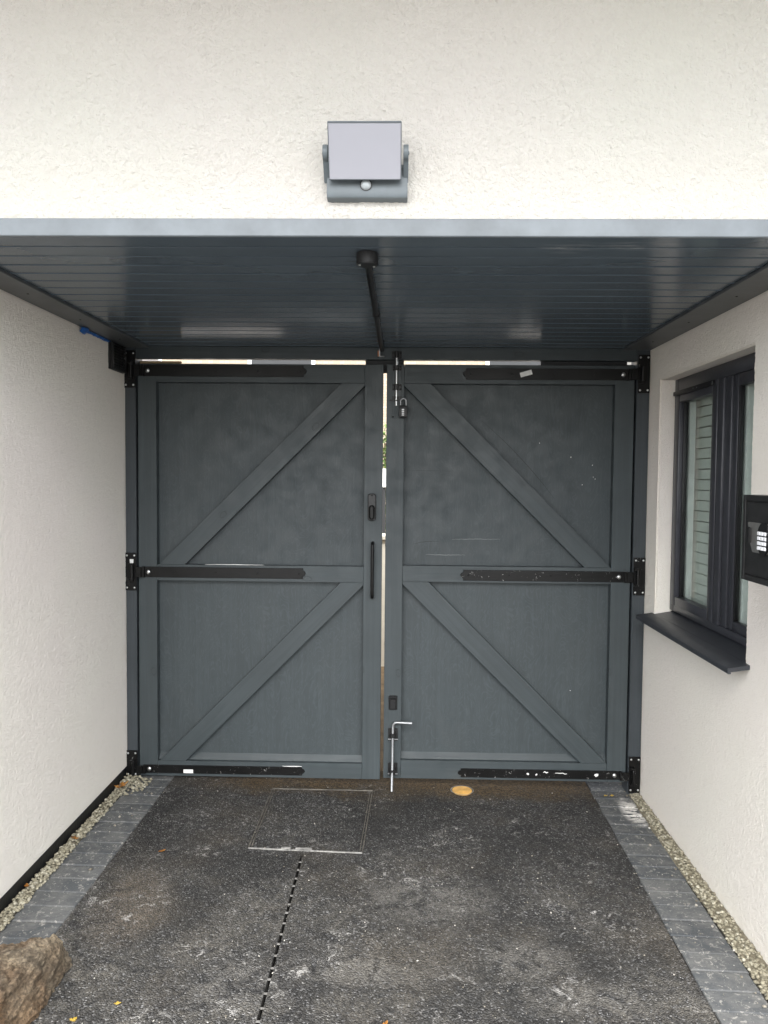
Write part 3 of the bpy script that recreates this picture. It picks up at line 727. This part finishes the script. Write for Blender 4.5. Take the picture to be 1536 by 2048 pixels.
# padlock hangs from the hasp
pk = thing('padlock', 'black combination padlock hanging from the slide bolt', 'padlock', (0.006, YG - 0.022, 1.889))
obj('lock_body', bm_box(-0.0155, 0.0265, YG - 0.034, YG - 0.012, 1.889, 1.949, 0.004, 2), 'plastic', pk)
obj('shackle', bm_tube([(-0.008 + 0.0135 - 0.0135 * math.cos(a) if 0 <= a <= math.pi else 0, YG - 0.023, 1.970 + 0.0135 * math.sin(a)) for a in [math.pi * k / 10 for k in range(11)]], 0.0036, 10), 'zincd', pk)
for x in (-0.008, 0.019): obj('shackle_leg', bm_cyl((x, YG - 0.023, 1.945), (x, YG - 0.023, 1.9695), 0.0036, seg=10), 'zincd', pk)
for k in range(4): obj('dial', bm_box(-0.002, 0.010, YG - 0.0365, YG - 0.0330, 1.8975 + k * 0.0092, 1.9040 + k * 0.0092, 0.001), 'keyw', pk)

# gravity catch and drop bolt near the foot of the right leaf
ct = obj('gate_catch', join(bm_prism(rounded(-0.0325, 0.436, 0.044, 0.076, 0.008), YG - 0.004, YG - 0.0004, 0.001), bm_box(-0.049, -0.016, YG - 0.020, YG - 0.0042, 0.408, 0.458, 0.003),
                            bm_box(-0.054, -0.011, YG - 0.018, YG - 0.0042, 0.463, 0.471, 0.002)), 'plastic', gr_)
db = obj('drop_bolt', bm_tube([(-0.034, YG - 0.075, 0.003), (-0.0335, YG - 0.060, 0.05), (-0.0325, YG - 0.042, 0.12), (-0.031, YG - 0.019, 0.315), (-0.029, YG - 0.019, 0.328), (-0.021, YG - 0.019, 0.337), (-0.010, YG - 0.0192, 0.3385), (0.066, YG - 0.021, 0.3360)], 0.0066, 14), 'zincd', gr_)
for z0, z1 in ((0.238, 0.304), (0.058, 0.124)):
    br = obj('bracket', join(bm_box(-0.055, -0.006, YG - 0.0045, YG - 0.0004, z0, z1, 0.0008), bm_box(-0.046, -0.018, YG - (0.032 if z0 > 0.2 else 0.056), YG - 0.0046, z0 + 0.020, z0 + 0.046, 0.004)), 'plastic', gr_)
    obj('bracket_strip', bm_box(-0.056, -0.005, YG - 0.0062, YG - 0.0047, z0 + 0.006, z0 + 0.012, 0.0005), 'zincd', br)

# scratches and scuffs on the panels
YP = YG + 0.045
def streak(parent, pts, w, mat, y):
    b = bmesh.new(); prev = None
    for i, (x, z) in enumerate(pts):
        k = w * (0.3 + 0.7 * math.sin(math.pi * (i + 0.3) / len(pts)))
        a, c = b.verts.new((x, y, z + k / 2)), b.verts.new((x, y, z - k / 2))
        if prev: b.faces.new((prev[0], a, c, prev[1]))
        prev = (a, c)
    return obj('scratch', b, mat, parent)
def curve(p0, p1, p2, n=14, j=0.0):
    return [((1 - t) ** 2 * p0[0] + 2 * t * (1 - t) * p1[0] + t * t * p2[0] + random.uniform(-j, j), (1 - t) ** 2 * p0[1] + 2 * t * (1 - t) * p1[1] + t * t * p2[1] + random.uniform(-j, j)) for t in [i / n for i in range(n + 1)]]
streak(gr_, curve((0.404, 1.882), (0.62, 1.70), (0.780, 1.488)), 0.0042, 'scratch', YP - 0.0004)
streak(gr_, curve((0.262, 1.274), (0.38, 1.278), (0.509, 1.277), 20, 0.0012), 0.0028, 'scuff', YP - 0.0004)
streak(gr_, curve((0.06, 1.247), (0.12, 1.268), (0.20, 1.262), 20, 0.0012), 0.0024, 'scratch', YP - 0.0005)
streak(gr_, curve((0.13, 1.196), (0.22, 1.192), (0.33, 1.195), 20, 0.0012), 0.0030, 'scuff', YP - 0.0004)
streak(gr_, curve((0.02, 1.625), (0.12, 1.626), (0.25, 1.624), 8), 0.0012, 'scratch', YP - 0.0004)
for x, z, r in ((0.86, 1.70, .003), (0.92, 1.56, .002), (0.70, 1.77, .0018), (0.97, 1.66, .0025), (0.985, 1.59, .002), (0.975, 1.60, .0018), (0.88, 0.50, .002)):
    obj('paint_fleck', bm_dome((x, YP - 0.0002, z), r, (0, -1, 0), 0.3, 8), 'sticker', gr_)
for x0, x1, z, w in ((1.00, 1.02, 0.079, 0.030), (0.80, 0.86, 0.085, 0.008), (0.74, 0.765, 0.088, 0.012), (0.655, 0.668, 0.080, 0.02), (0.70, 0.71, 0.076, 0.018)):
    streak(gr_, [(x0 + (x1 - x0) * t, z + random.uniform(-.004, .004)) for t in [i / 6 for i in range(7)]], w * 0.5, 'sticker', YG - 0.0067)
streak(gl_, [(-1.0 + 0.30 * i / 10, 1.1365 + random.uniform(-.0006, .0006)) for i in range(11)], 0.0026, 'sticker', YG + 0.0008)
streak(gl_, [(-0.60 + 0.10 * i / 10, 0.0945 + random.uniform(-.0006, .0006)) for i in range(11)], 0.004, 'sticker', YG + 0.0008)

# ================================================================== CONDUIT ON THE SOFFIT
cn = thing('cable_conduit', 'black round junction box with straight pipe under the canopy ceiling', 'conduit', (-0.106, 2.275, ZS))
jb = obj('junction_box', bm_cyl((-0.106, 2.276, ZS - 0.036), (-0.106, 2.276, ZS - 0.0008), 0.0325, seg=32, bev=0.003), 'plastic', cn)
SZ = mesh_of(bm_dome((0, 0, 0), 0.0038, (0, 0, -1), 0.6, 10), M['zinc'])
for x, y in ((-0.128, 2.272), (-0.087, 2.290)): inst('screw', SZ, (x, y, ZS - 0.0365), jb)
obj('pipe', bm_cyl((-0.106, 2.306, ZS - 0.0145), (-0.103, YG - 0.006, ZS - 0.0145), 0.0098, seg=20), 'plastic', cn)
obj('wire', bm_cyl((-0.114, 2.306, ZS - 0.0245), (-0.112, YG - 0.008, ZS - 0.0245), 0.0022, seg=8), 'black', cn)
for y in (3.05,): obj('pipe_clip', bm_box(-0.120, -0.090, y - 0.008, y + 0.008, ZS - 0.0265, ZS - 0.001, 0.003), 'plastic', cn)
obj('end_fitting', join(bm_box(-0.118, -0.113, YG - 0.030, YG - 0.003, ZS - 0.048, ZS - 0.012, 0.001), bm_box(-0.118, -0.092, YG - 0.030, YG - 0.003, ZS - 0.052, ZS - 0.0485, 0.001)), 'zinc', cn)
obj('end_clip', bm_box(-0.1255, -0.1185, YG - 0.026, YG - 0.003, ZS - 0.050, ZS - 0.022, 0.001), 'brass', cn)

# ================================================================== WALL LAMP
YW = YF + 0.015
lp = thing('wall_lamp', 'square grey security wall lamp with motion sensor above the canopy', 'wall lamp', (-0.1, YW, 2.33))
obj('base', prism_x([(YW - 0.0008, 2.336), (YW - 0.030, 2.340), (YW - 0.036, 2.354), (YW - 0.026, 2.420), (YW - 0.0008, 2.440)], -0.2085, 0.0085, 0.0015), 'lampgrey', lp)
for x0, x1 in ((-0.2165, -0.203), (-0.0035, 0.010)):
    ap = [(YW - 0.02, 2.38)] + [(YW - 0.058 - 0.021 * math.sin(a), 2.446 + 0.021 * math.cos(a) * -1) for a in [math.pi * k / 8 for k in range(9)]] + [(YW - 0.02, 2.44)]
    obj('arm', prism_x(ap, x0, x1, 0.0012), 'lampgrey', lp)
hr = Matrix.Rotation(math.radians(24), 4, 'X')
hc = Vector((-0.1045, YW - 0.070, 2.447))
hd = bm_box(-0.096, 0.096, -0.014, 0.014, -0.070, 0.070, 0.002); bmesh.ops.transform(hd, matrix=Matrix.Translation(hc) @ hr, verts=hd.verts)
ho = obj('lamp_head', hd, 'lampgrey', lp)
df = bm_box(-0.0945, 0.0945, -0.0165, -0.0142, -0.0685, 0.0655, 0.001); bmesh.ops.transform(df, matrix=Matrix.Translation(hc) @ hr, verts=df.verts)
obj('diffuser', df, 'diffuser', ho)
for z0, z1, x0, x1 in ((0.0662, 0.0692, -0.0955, 0.0955), (-0.0695, -0.0690, -0.0955, 0.0955), (-0.0685, 0.0658, -0.0958, -0.0948), (-0.0685, 0.0658, 0.0948, 0.0958)):
    bz = bm_box(x0, x1, -0.0180, -0.0142, z0, z1); bmesh.ops.transform(bz, matrix=Matrix.Translation(hc) @ hr, verts=bz.verts); obj('bezel', bz, 'lampgrey', ho)
SA = mesh_of(bm_dome((0, 0, 0), 0.006, (-1, 0, 0), 0.4, 14), M['lampgrey'])
inst('pivot_cap', SA, (-0.2166, YW - 0.058, 2.446), lp); inst('pivot_cap', SA, (0.0100, YW - 0.058, 2.446), lp, (0, math.pi, 0))
se = obj('sensor', bm_dome((-0.103, YW - 0.036, 2.3715), 0.0145, (0, -1, -0.2), 0.8, 24), 'lens', lp)
obj('sensor_ring', bm_cyl((-0.103, YW - 0.0385, 2.371), (-0.103, YW - 0.030, 2.372), 0.0160, seg=28), 'plastic', se)

# ================================================================== AIR VENT ON THE LEFT WALL
av = thing('wall_vent', 'small black ribbed vent on the left wall under the canopy', 'vent', (XL, 3.76, 2.095))
obj('cover', join(bm_box(XL + 0.0008, XL + 0.014, 3.672, 3.852, 2.096, 2.226, 0.003), bm_box(XL + 0.0142, XL + 0.026, 3.672, 3.688, 2.096, 2.226, 0.003), bm_box(XL + 0.0142, XL + 0.026, 3.836, 3.852, 2.096, 2.226, 0.003),
                  bm_box(XL + 0.0142, XL + 0.026, 3.6885, 3.8355, 2.096, 2.108, 0.003), bm_box(XL + 0.0142, XL + 0.026, 3.6885, 3.8355, 2.216, 2.226, 0.003)), 'plastic', av)
LV = mesh_of(bm_box(0, 0.012, -0.034, 0.034, -0.003, 0.003, 0.001), M['plastic'])
for k in range(8):
    for y in (3.725, 3.799): inst('louvre', LV, (XL + 0.0135, y, 2.118 + k * 0.0128), av, (0, math.radians(25), 0))

# ================================================================== WINDOW
XWF = XR + 0.070
wn_ = thing('window', 'dark framed two-light window in the right wall', 'window', (XWF, 3.245, WZ0))
def xbox(x0, x1, y0, y1, z0, z1, bev=0.003): return bm_box(x0, x1, y0, y1, z0, z1, bev, 2)
e = 0.0005
obj('frame', join(xbox(XWF, XWF + 0.032, WY1 - 0.050, WY1 - e, WZ0 + 0.028, WZ1 - e), xbox(XWF, XWF + 0.032, WY0 + e, WY0 + 0.050, WZ0 + 0.028, WZ1 - e),
                  xbox(XWF, XWF + 0.032, WY0 + 0.051, WY1 - 0.051, WZ1 - 0.060, WZ1 - e), xbox(XWF, XWF + 0.032, WY0 + 0.051, WY1 - 0.051, WZ0 + 0.028, WZ0 + 0.062)), 'upvc', wn_)
ZA, ZB = WZ0 + 0.063, WZ1 - 0.061
obj('mullion', join(xbox(XWF - 0.012, XWF + 0.030, 3.150, 3.205, ZA, ZB, 0.006), xbox(XWF - 0.004, XWF + 0.030, 3.092, 3.149, ZA, ZB, 0.006)), 'upvc', wn_)
def sash(y0, y1, w, xo, name='sash'):
    s = obj(name, join(xbox(xo, XWF + 0.030, y0, y0 + w, ZA + e, ZB - e, 0.005), xbox(xo, XWF + 0.030, y1 - w, y1, ZA + e, ZB - e, 0.005),
                       xbox(xo, XWF + 0.030, y0 + w + e, y1 - w - e, ZB - w * 1.05, ZB - e, 0.005), xbox(xo, XWF + 0.030, y0 + w + e, y1 - w - e, ZA + e, ZA + w * 0.85, 0.005)), 'upvc', wn_)
    gk = 0.006
    obj('bead', join(xbox(XWF + 0.006, XWF + 0.024, y0 + w, y0 + w + 0.010, ZA + w * .85, ZB - w, 0.002), xbox(XWF + 0.006, XWF + 0.024, y1 - w - 0.010, y1 - w, ZA + w * .85, ZB - w, 0.002)), 'plastic', s)
    obj('pane', bm_box(XWF + 0.0245, XWF + 0.0285, y0 + w - 0.004, y1 - w + 0.004, ZA + w * .8, ZB - w * .95), 'glass', s, smooth=False)
    obj('inner_frame', join(xbox(XWF + 0.0345, XWF + 0.062, y0 - 0.03, y0 + w + 0.012, ZA - 0.02, ZB + 0.02), xbox(XWF + 0.0345, XWF + 0.062, y1 - w - 0.012, y1 + 0.03, ZA - 0.02, ZB + 0.02)), 'upvcw', s)
sash(3.206, WY1 - 0.0505, 0.052, XWF - 0.014)
sash(WY0 + 0.0505, 3.091, 0.045, XWF + 0.002)
tv = obj('trickle_vent', xbox(XWF - 0.026, XWF - 0.0145, 3.235, 3.690, ZB - 0.022, ZB - 0.002, 0.003), 'plastic', wn_)
SV = mesh_of(bm_dome((0, 0, 0), 0.0025, (-1, 0, 0), 0.5, 8), M['zincd'])
for y in (3.40, 3.44): inst('screw', SV, (XWF - 0.0262, y, ZB - 0.012), tv)
obj('sill', bm_prism([(XR - 0.0775, 0.907), (XR - 0.080, 0.924), (XR - 0.076, 0.9275), (XR - 0.0008, 0.9395), (XR - 0.0008, 0.9235), (XR - 0.068, 0.9135), (XR - 0.068, 0.907)], 2.712, 3.775), 'sill', wn_)
obj('sill_bed', bm_prism([(XR - 0.0005, 0.9345), (XR - 0.0005, 0.9400), (XWF + 0.004, 0.9525), (XWF + 0.02, 0.9600), (XWF + 0.02, 0.9345)], WY0 + 0.001, WY1 - 0.001), 'sill', wn_)
# slatted blind behind the panes
vb = thing('venetian_blind', 'pale slatted blind behind the window panes', 'blind', (XR + 0.155, 3.245, 0.96))
sl_b = bm_box(-0.0012, 0.0012, -0.455, 0.455, -0.0222, 0.0222); SLM = mesh_of(sl_b, M['slat'], False)
for k in range(22): inst('slat', SLM, (XR + 0.158, 3.245, 0.985 + k * 0.0485), vb, (0, math.radians(8), 0))
obj('head_rail', bm_box(XR + 0.140, XR + 0.180, 2.79, 3.70, 2.035, 2.062, 0.002), 'upvcw', vb)
for y in (3.00, 3.47): obj('ladder_cord', bm_cyl((XR + 0.149, y, 0.97), (XR + 0.149, y, 2.04), 0.0012, seg=6), 'upvcw', vb)

# ================================================================== SAFE ON THE RIGHT WALL
XS = 1.075
sf = thing('wall_safe', 'black steel safe with silver keypad beside the window', 'safe', (1.15, 2.295, 1.28))
obj('body', bm_box(XS + 0.006, XR - 0.0008, 2.139, 2.446, 1.279, 1.545, 0.004), 'safe', sf)
obj('surround', join(bm_box(XS, XS + 0.0055, 2.428, 2.446, 1.279, 1.545, 0.0015), bm_box(XS, XS + 0.0055, 2.139, 2.157, 1.279, 1.545, 0.0015),
                     bm_box(XS, XS + 0.0055, 2.1575, 2.4275, 1.527, 1.545, 0.0015), bm_box(XS, XS + 0.0055, 2.1575, 2.4275, 1.279, 1.297, 0.0015)), 'safe', sf)
dr = obj('door', bm_box(XS + 0.0015, XS + 0.0055, 2.161, 2.424, 1.3005, 1.5235, 0.001), 'safe', sf)
kpp = bmesh.new()
kv = [(2.396, 1.462), (2.240, 1.462), (2.252, 1.372), (2.362, 1.372), (2.385, 1.410)]
kb = prism_x(kv, XS - 0.006, XS + 0.001, 0.0015); kpl = obj('keypad_plate', kb, 'silver', dr)
obj('knob', prism_x([(2.386, 1.448), (2.366, 1.448), (2.366, 1.396), (2.386, 1.402)], XS - 0.014, XS - 0.0065, 0.003), 'plastic', dr)
kc_ = [(2.283 + 0.038 * math.cos(a), 1.417 + 0.050 * math.sin(a)) for a in [2 * math.pi * k / 24 for k in range(24)]]
obj('keypad', prism_x(kc_, XS - 0.012, XS - 0.0065, 0.0015), 'plastic', dr)
for r in range(4):
    for c in range(3): obj('key', bm_box(XS - 0.0150, XS - 0.0123, 2.2965 + c * -0.019, 2.3125 + c * -0.019, 1.3835 + r * 0.0145, 1.3945 + r * 0.0145, 0.0012), 'keyw', dr)

# ================================================================== THINGS ON THE GROUND
def gbox(x0, x1, y0, y1, h0, h1, bev=0.0):
    b = bm_box(x0, x1, y0, y1, h0, h1, bev)
    for v in b.verts: v.co.z += gz(v.co.x)
    return b
mc = thing('manhole_cover', 'square recessed manhole cover filled with tarmac in front of the left gate', 'manhole cover', (-0.385, 3.5, 0))
def bar(p, q, w, h, name, mat):
    p, q = Vector(p), Vector(q); d = (q - p).normalized(); n = Vector((-d.y, d.x)) * w / 2
    b = bmesh.new(); N = 24; rows = []
    for i in range(N + 1):
        c = p + (q - p) * i / N; k = 1 + random.uniform(-.25, .25); hh = h + random.uniform(-.0008, .0008)
        z = gz(c.x)
        rows.append([b.verts.new((c.x + n.x * k, c.y + n.y * k, z - 0.006)), b.verts.new((c.x + n.x * k, c.y + n.y * k, z + hh)), b.verts.new((c.x - n.x * k, c.y - n.y * k, z + hh)), b.verts.new((c.x - n.x * k, c.y - n.y * k, z - 0.006))])
    for i in range(N):
        for k in range(3): b.faces.new((rows[i][k], rows[i][k + 1], rows[i + 1][k + 1], rows[i + 1][k]))
    bmesh.ops.recalc_face_normals(b, faces=b.faces)
    return obj(name, b, mat, mc)
A_, B_, C_, D_ = (-0.634, 3.187), (-0.150, 3.179), (-0.131, 3.829), (-0.636, 3.812)
bar(A_, B_, 0.0048, 0.0045, 'frame_edge', 'edgew')
for p, q in ((B_, C_), (C_, D_), (D_, A_)):
    bar(p, q, 0.0050, 0.0040, 'frame_edge', 'edge')
ins = lambda p, d: (p[0] + (0.011 if p[0] < -0.4 else -0.011) * d, p[1] + (0.011 if p[1] < 3.5 else -0.011) * d)
for p, q in ((B_, C_), (D_, A_)): bar(ins(p, 1), ins(q, 1), 0.0035, 0.0040, 'cover_edge', 'edge')
for x in (-0.475, -0.415, -0.385): obj('lifting_eye', gbox(x - 0.02, x + 0.02, 3.189, 3.203, -0.004, 0.0062, 0.002), 'edgew', mc)

sd = thing('slot_drain', 'narrow black slot drain running towards the viewer from the manhole', 'drain', (SLOT_X, 2.2, 0))
obj('channel', join(bm_box(SLOT_X - 0.030, SLOT_X + 0.030, -0.99, SLOT_END - 0.001, -0.088, -0.075), bm_box(SLOT_X - 0.012, SLOT_X - SLOT_W / 2 - 0.0004, -0.99, SLOT_END - 0.001, -0.0745, 0.0030), bm_box(SLOT_X + SLOT_W / 2 + 0.0004, SLOT_X + 0.012, -0.99, SLOT_END - 0.001, -0.0745, 0.0030)), 'drain', sd, smooth=False)
DB = mesh_of(bm_box(-SLOT_W / 2 - 0.0002, SLOT_W / 2 + 0.0002, -0.0026, 0.0026, -0.004, 0.0), M['drainbar'])
y = SLOT_END - 0.058; k = 0
while y > 1.2:
    inst('bar', DB, (SLOT_X, y + random.uniform(-.003, .003), gz(SLOT_X) + 0.0005 - (0.003 if k % 3 else 0)), sd); y -= 0.062; k += 1

cp = thing('inspection_cap', 'round orange cap set in the tarmac under the right gate', 'cap', (0.324, 3.862, gz(0.324)))
def gcyl(c, r, h0, h1, seg=32): return bm_cyl((c[0], c[1], gz(c[0]) + h0), (c[0], c[1], gz(c[0]) + h1), r, seg=seg)
obj('disc', gcyl((0.324, 3.862), 0.050, -0.01, 0.0075), 'cap', cp)
rg = bmesh.new(); bmesh.ops.create_circle(rg, segments=36, radius=0.054)
r_ = bmesh.ops.extrude_edge_only(rg, edges=list(rg.edges)); nv = [v for v in r_['geom'] if isinstance(v, bmesh.types.BMVert)]
bmesh.ops.scale(rg, vec=(1.09, 1.09, 1), verts=nv); bmesh.ops.translate(rg, vec=(0.324, 3.862, gz(0.324) + 0.0068), verts=rg.verts)
obj('ring', rg, 'edgew', cp)

# boulder at the drive's left edge
rb = bmesh.new()
for p in ((-1.085, 2.375, .105), (-1.065, 2.30, .10), (-1.19, 2.286, .125), (-1.40, 2.06, .15), (-1.12, 2.02, .135), (-1.30, 1.86, .12), (-1.10, 1.86, .10),
          (-1.050, 2.40, -.01), (-1.040, 2.20, -.01), (-1.06, 1.88, -.01), (-1.30, 1.74, -.01), (-1.52, 2.0, -.01), (-1.21, 2.31, -.01)):
    rb.verts.new((p[0], p[1], p[2] + gz(p[0])))
h_ = bmesh.ops.convex_hull(rb, input=list(rb.verts))
bmesh.ops.triangulate(rb, faces=rb.faces); bmesh.ops.subdivide_edges(rb, edges=list(rb.edges), cuts=3, use_grid_fill=True)
bmesh.ops.smooth_vert(rb, verts=rb.verts, factor=0.25, use_axis_x=True, use_axis_y=True, use_axis_z=True)
bmesh.ops.triangulate(rb, faces=rb.faces); bmesh.ops.subdivide_edges(rb, edges=list(rb.edges), cuts=5, use_grid_fill=True)
rb.normal_update()
for v in rb.verts:
    p = v.co
    d = 0.016 * noise.noise(p * 7) + 0.012 * abs(noise.noise(p * 17 + Vector((3, 1, 2)))) + 0.010 * noise.noise(p * 42) + 0.007 * noise.noise(p * 95)
    v.co = p + v.normal * d
tag(obj('boulder', rb, 'rock'), 'rough brown boulder lying on the left edging blocks', 'boulder')

def leafmesh(size, lobes=5, sharp=0.5):
    b = bmesh.new(); P = []
    n = lobes * 6
    for k in range(n):
        a = 2 * math.pi * k / n
        r = 0.45 + 0.55 * abs(math.cos(a * lobes / 2)) ** (1.2) + 0.10 * math.cos(a * lobes * 3)
        if lobes == 1: r = 0.35 + 0.65 * abs(math.cos(a))
        P.append(b.verts.new((math.cos(a) * r * size, math.sin(a) * r * size * 0.85, size * (0.28 * (r - .4) * random.uniform(.3, 1.5) + 0.03))))
    c = b.verts.new((0, 0, size * 0.10))
    for k in range(n): b.faces.new((c, P[k], P[(k + 1) % n]))
    r = bmesh.ops.solidify(b, geom=list(b.faces), thickness=0.0006)
    return b
def put_leaf(x, y, size, mat, label, lobes=5, rz=0.0, dz=0.004):
    b = leafmesh(size, lobes); me = mesh_of(b, M[mat], False)
    o = inst('fallen_leaf', me, (x, y, gz(x) + dz), None, (random.uniform(-.25, .25), random.uniform(-.25, .25), rz)); tag(o, label, 'leaf')
put_leaf(-1.372, 3.725, 0.036, 'maple', 'large orange maple leaf on the gravel at the left post', 5, 0.6, 0.026)
put_leaf(-1.374, 3.180, 0.020, 'maple', 'small orange leaf on the left gravel strip', 5, 2.0, 0.020)
put_leaf(-1.395, 2.80, 0.012, 'maple', 'tiny brown leaf on the left gravel near the plinth', 3, 2.0, 0.020)
put_leaf(-0.985, 3.13, 0.018, 'maple', 'thin orange leaf on the tarmac beside the left edging blocks', 1, 0.7)
put_leaf(-0.83, 2.205, 0.011, 'yellow', 'small yellow leaf on the tarmac right of the boulder', 4, 0.2)
put_leaf(-0.93, 2.13, 0.013, 'yellow', 'pale yellow leaf on the tarmac close to the boulder', 3, 1.2)
put_leaf(-0.03, 2.165, 0.012, 'maple', 'orange leaf fragment on the open tarmac in front', 3, 1.2)
put_leaf(1.050, 3.855, 0.012, 'yellow', 'yellow petal on the blocks under the right gate, left of its twin', 4, 0.4, 0.006)
put_leaf(1.082, 3.858, 0.012, 'yellow', 'yellow petal on the blocks under the right gate, nearer the post', 4, 1.4, 0.006)

# ================================================================== THE YARD BEHIND THE GATE (glimpsed through the gaps)
gw = thing('garden_wall', 'low cream wall glimpsed through the gap between the gates', 'wall', (0, 6.6, 0))
obj('masonry', bm_box(-1.35, 1.2, 6.5, 6.7, -0.05, 1.06, 0.004), 'cream', gw); obj('coping', bm_box(-1.37, 1.22, 6.47, 6.73, 1.0605, 1.10, 0.006), 'cream', gw)
fn = thing('timber_fence', 'dark fence with white capping glimpsed between the gates', 'fence', (0, 10.0, 0))
for k in range(20): obj('plank', bm_box(-2.0 + k * 0.2, -1.805 + k * 0.2, 10.0, 10.02, -0.02, 1.46, 0.002), 'dark', fn)
obj('capping', bm_box(-2.0, 2.0, 9.97, 10.05, 1.461, 1.70, 0.004), 'upvcw', fn)
hg = thing('shrub', 'green shrub glimpsed above the fence between the gates', 'shrub', (-0.2, 11.5, 0))
for k in range(5): obj('stem', bm_tube([(-0.25 + 0.1 * k, 11.5, -0.05), (-0.3 + 0.12 * k, 11.5, 1.0), (-0.5 + 0.25 * k, 11.5 + 0.1 * math.sin(k * 2), 2.1)], 0.02, 8), 'fence', hg)
lv = bmesh.new()
for i in range(5000):
    c = Vector((random.gauss(-0.2, 0.7), random.gauss(11.5, 0.35), random.uniform(0.9, 2.35) - 0.25 * random.random() ** 2))
    q = Matrix.Rotation(random.uniform(0, 6.28), 3, Vector((random.uniform(-1, 1), random.uniform(-1, 1), random.uniform(-1, 1))).normalized())
    s = random.uniform(0.03, 0.055)
    lv.faces.new([lv.verts.new(c + q @ Vector(p) * s) for p in ((-1, 0, 0), (0, -.45, .1), (1, 0, 0), (0, .45, .1))])
stuff(obj('foliage', lv, 'foliage', hg, smooth=False))

hs_ = thing('brick_house', 'pale brick house glimpsed over the yard through the gate gaps', 'house', (0, 16, 0))
obj('wall', bm_box(-5.0, 5.0, 16.0, 22.0, -0.14, 5.4), 'brick', hs_, smooth=False)
obj('roof', prism_x([(15.6, 5.41), (22.4, 5.41), (19.0, 8.2)], -5.3, 5.3), 'fascia', hs_)
for x in (-3.2, 1.7):
    for z in (0.9, 3.3):
        w_ = obj('window', bm_box(x, x + 1.4, 15.95, 15.998, z, z + 1.2, 0.01), 'upvcw', hs_); obj('pane', bm_box(x + 0.08, x + 1.32, 15.944, 15.949, z + 0.08, z + 1.12), 'dark', w_)
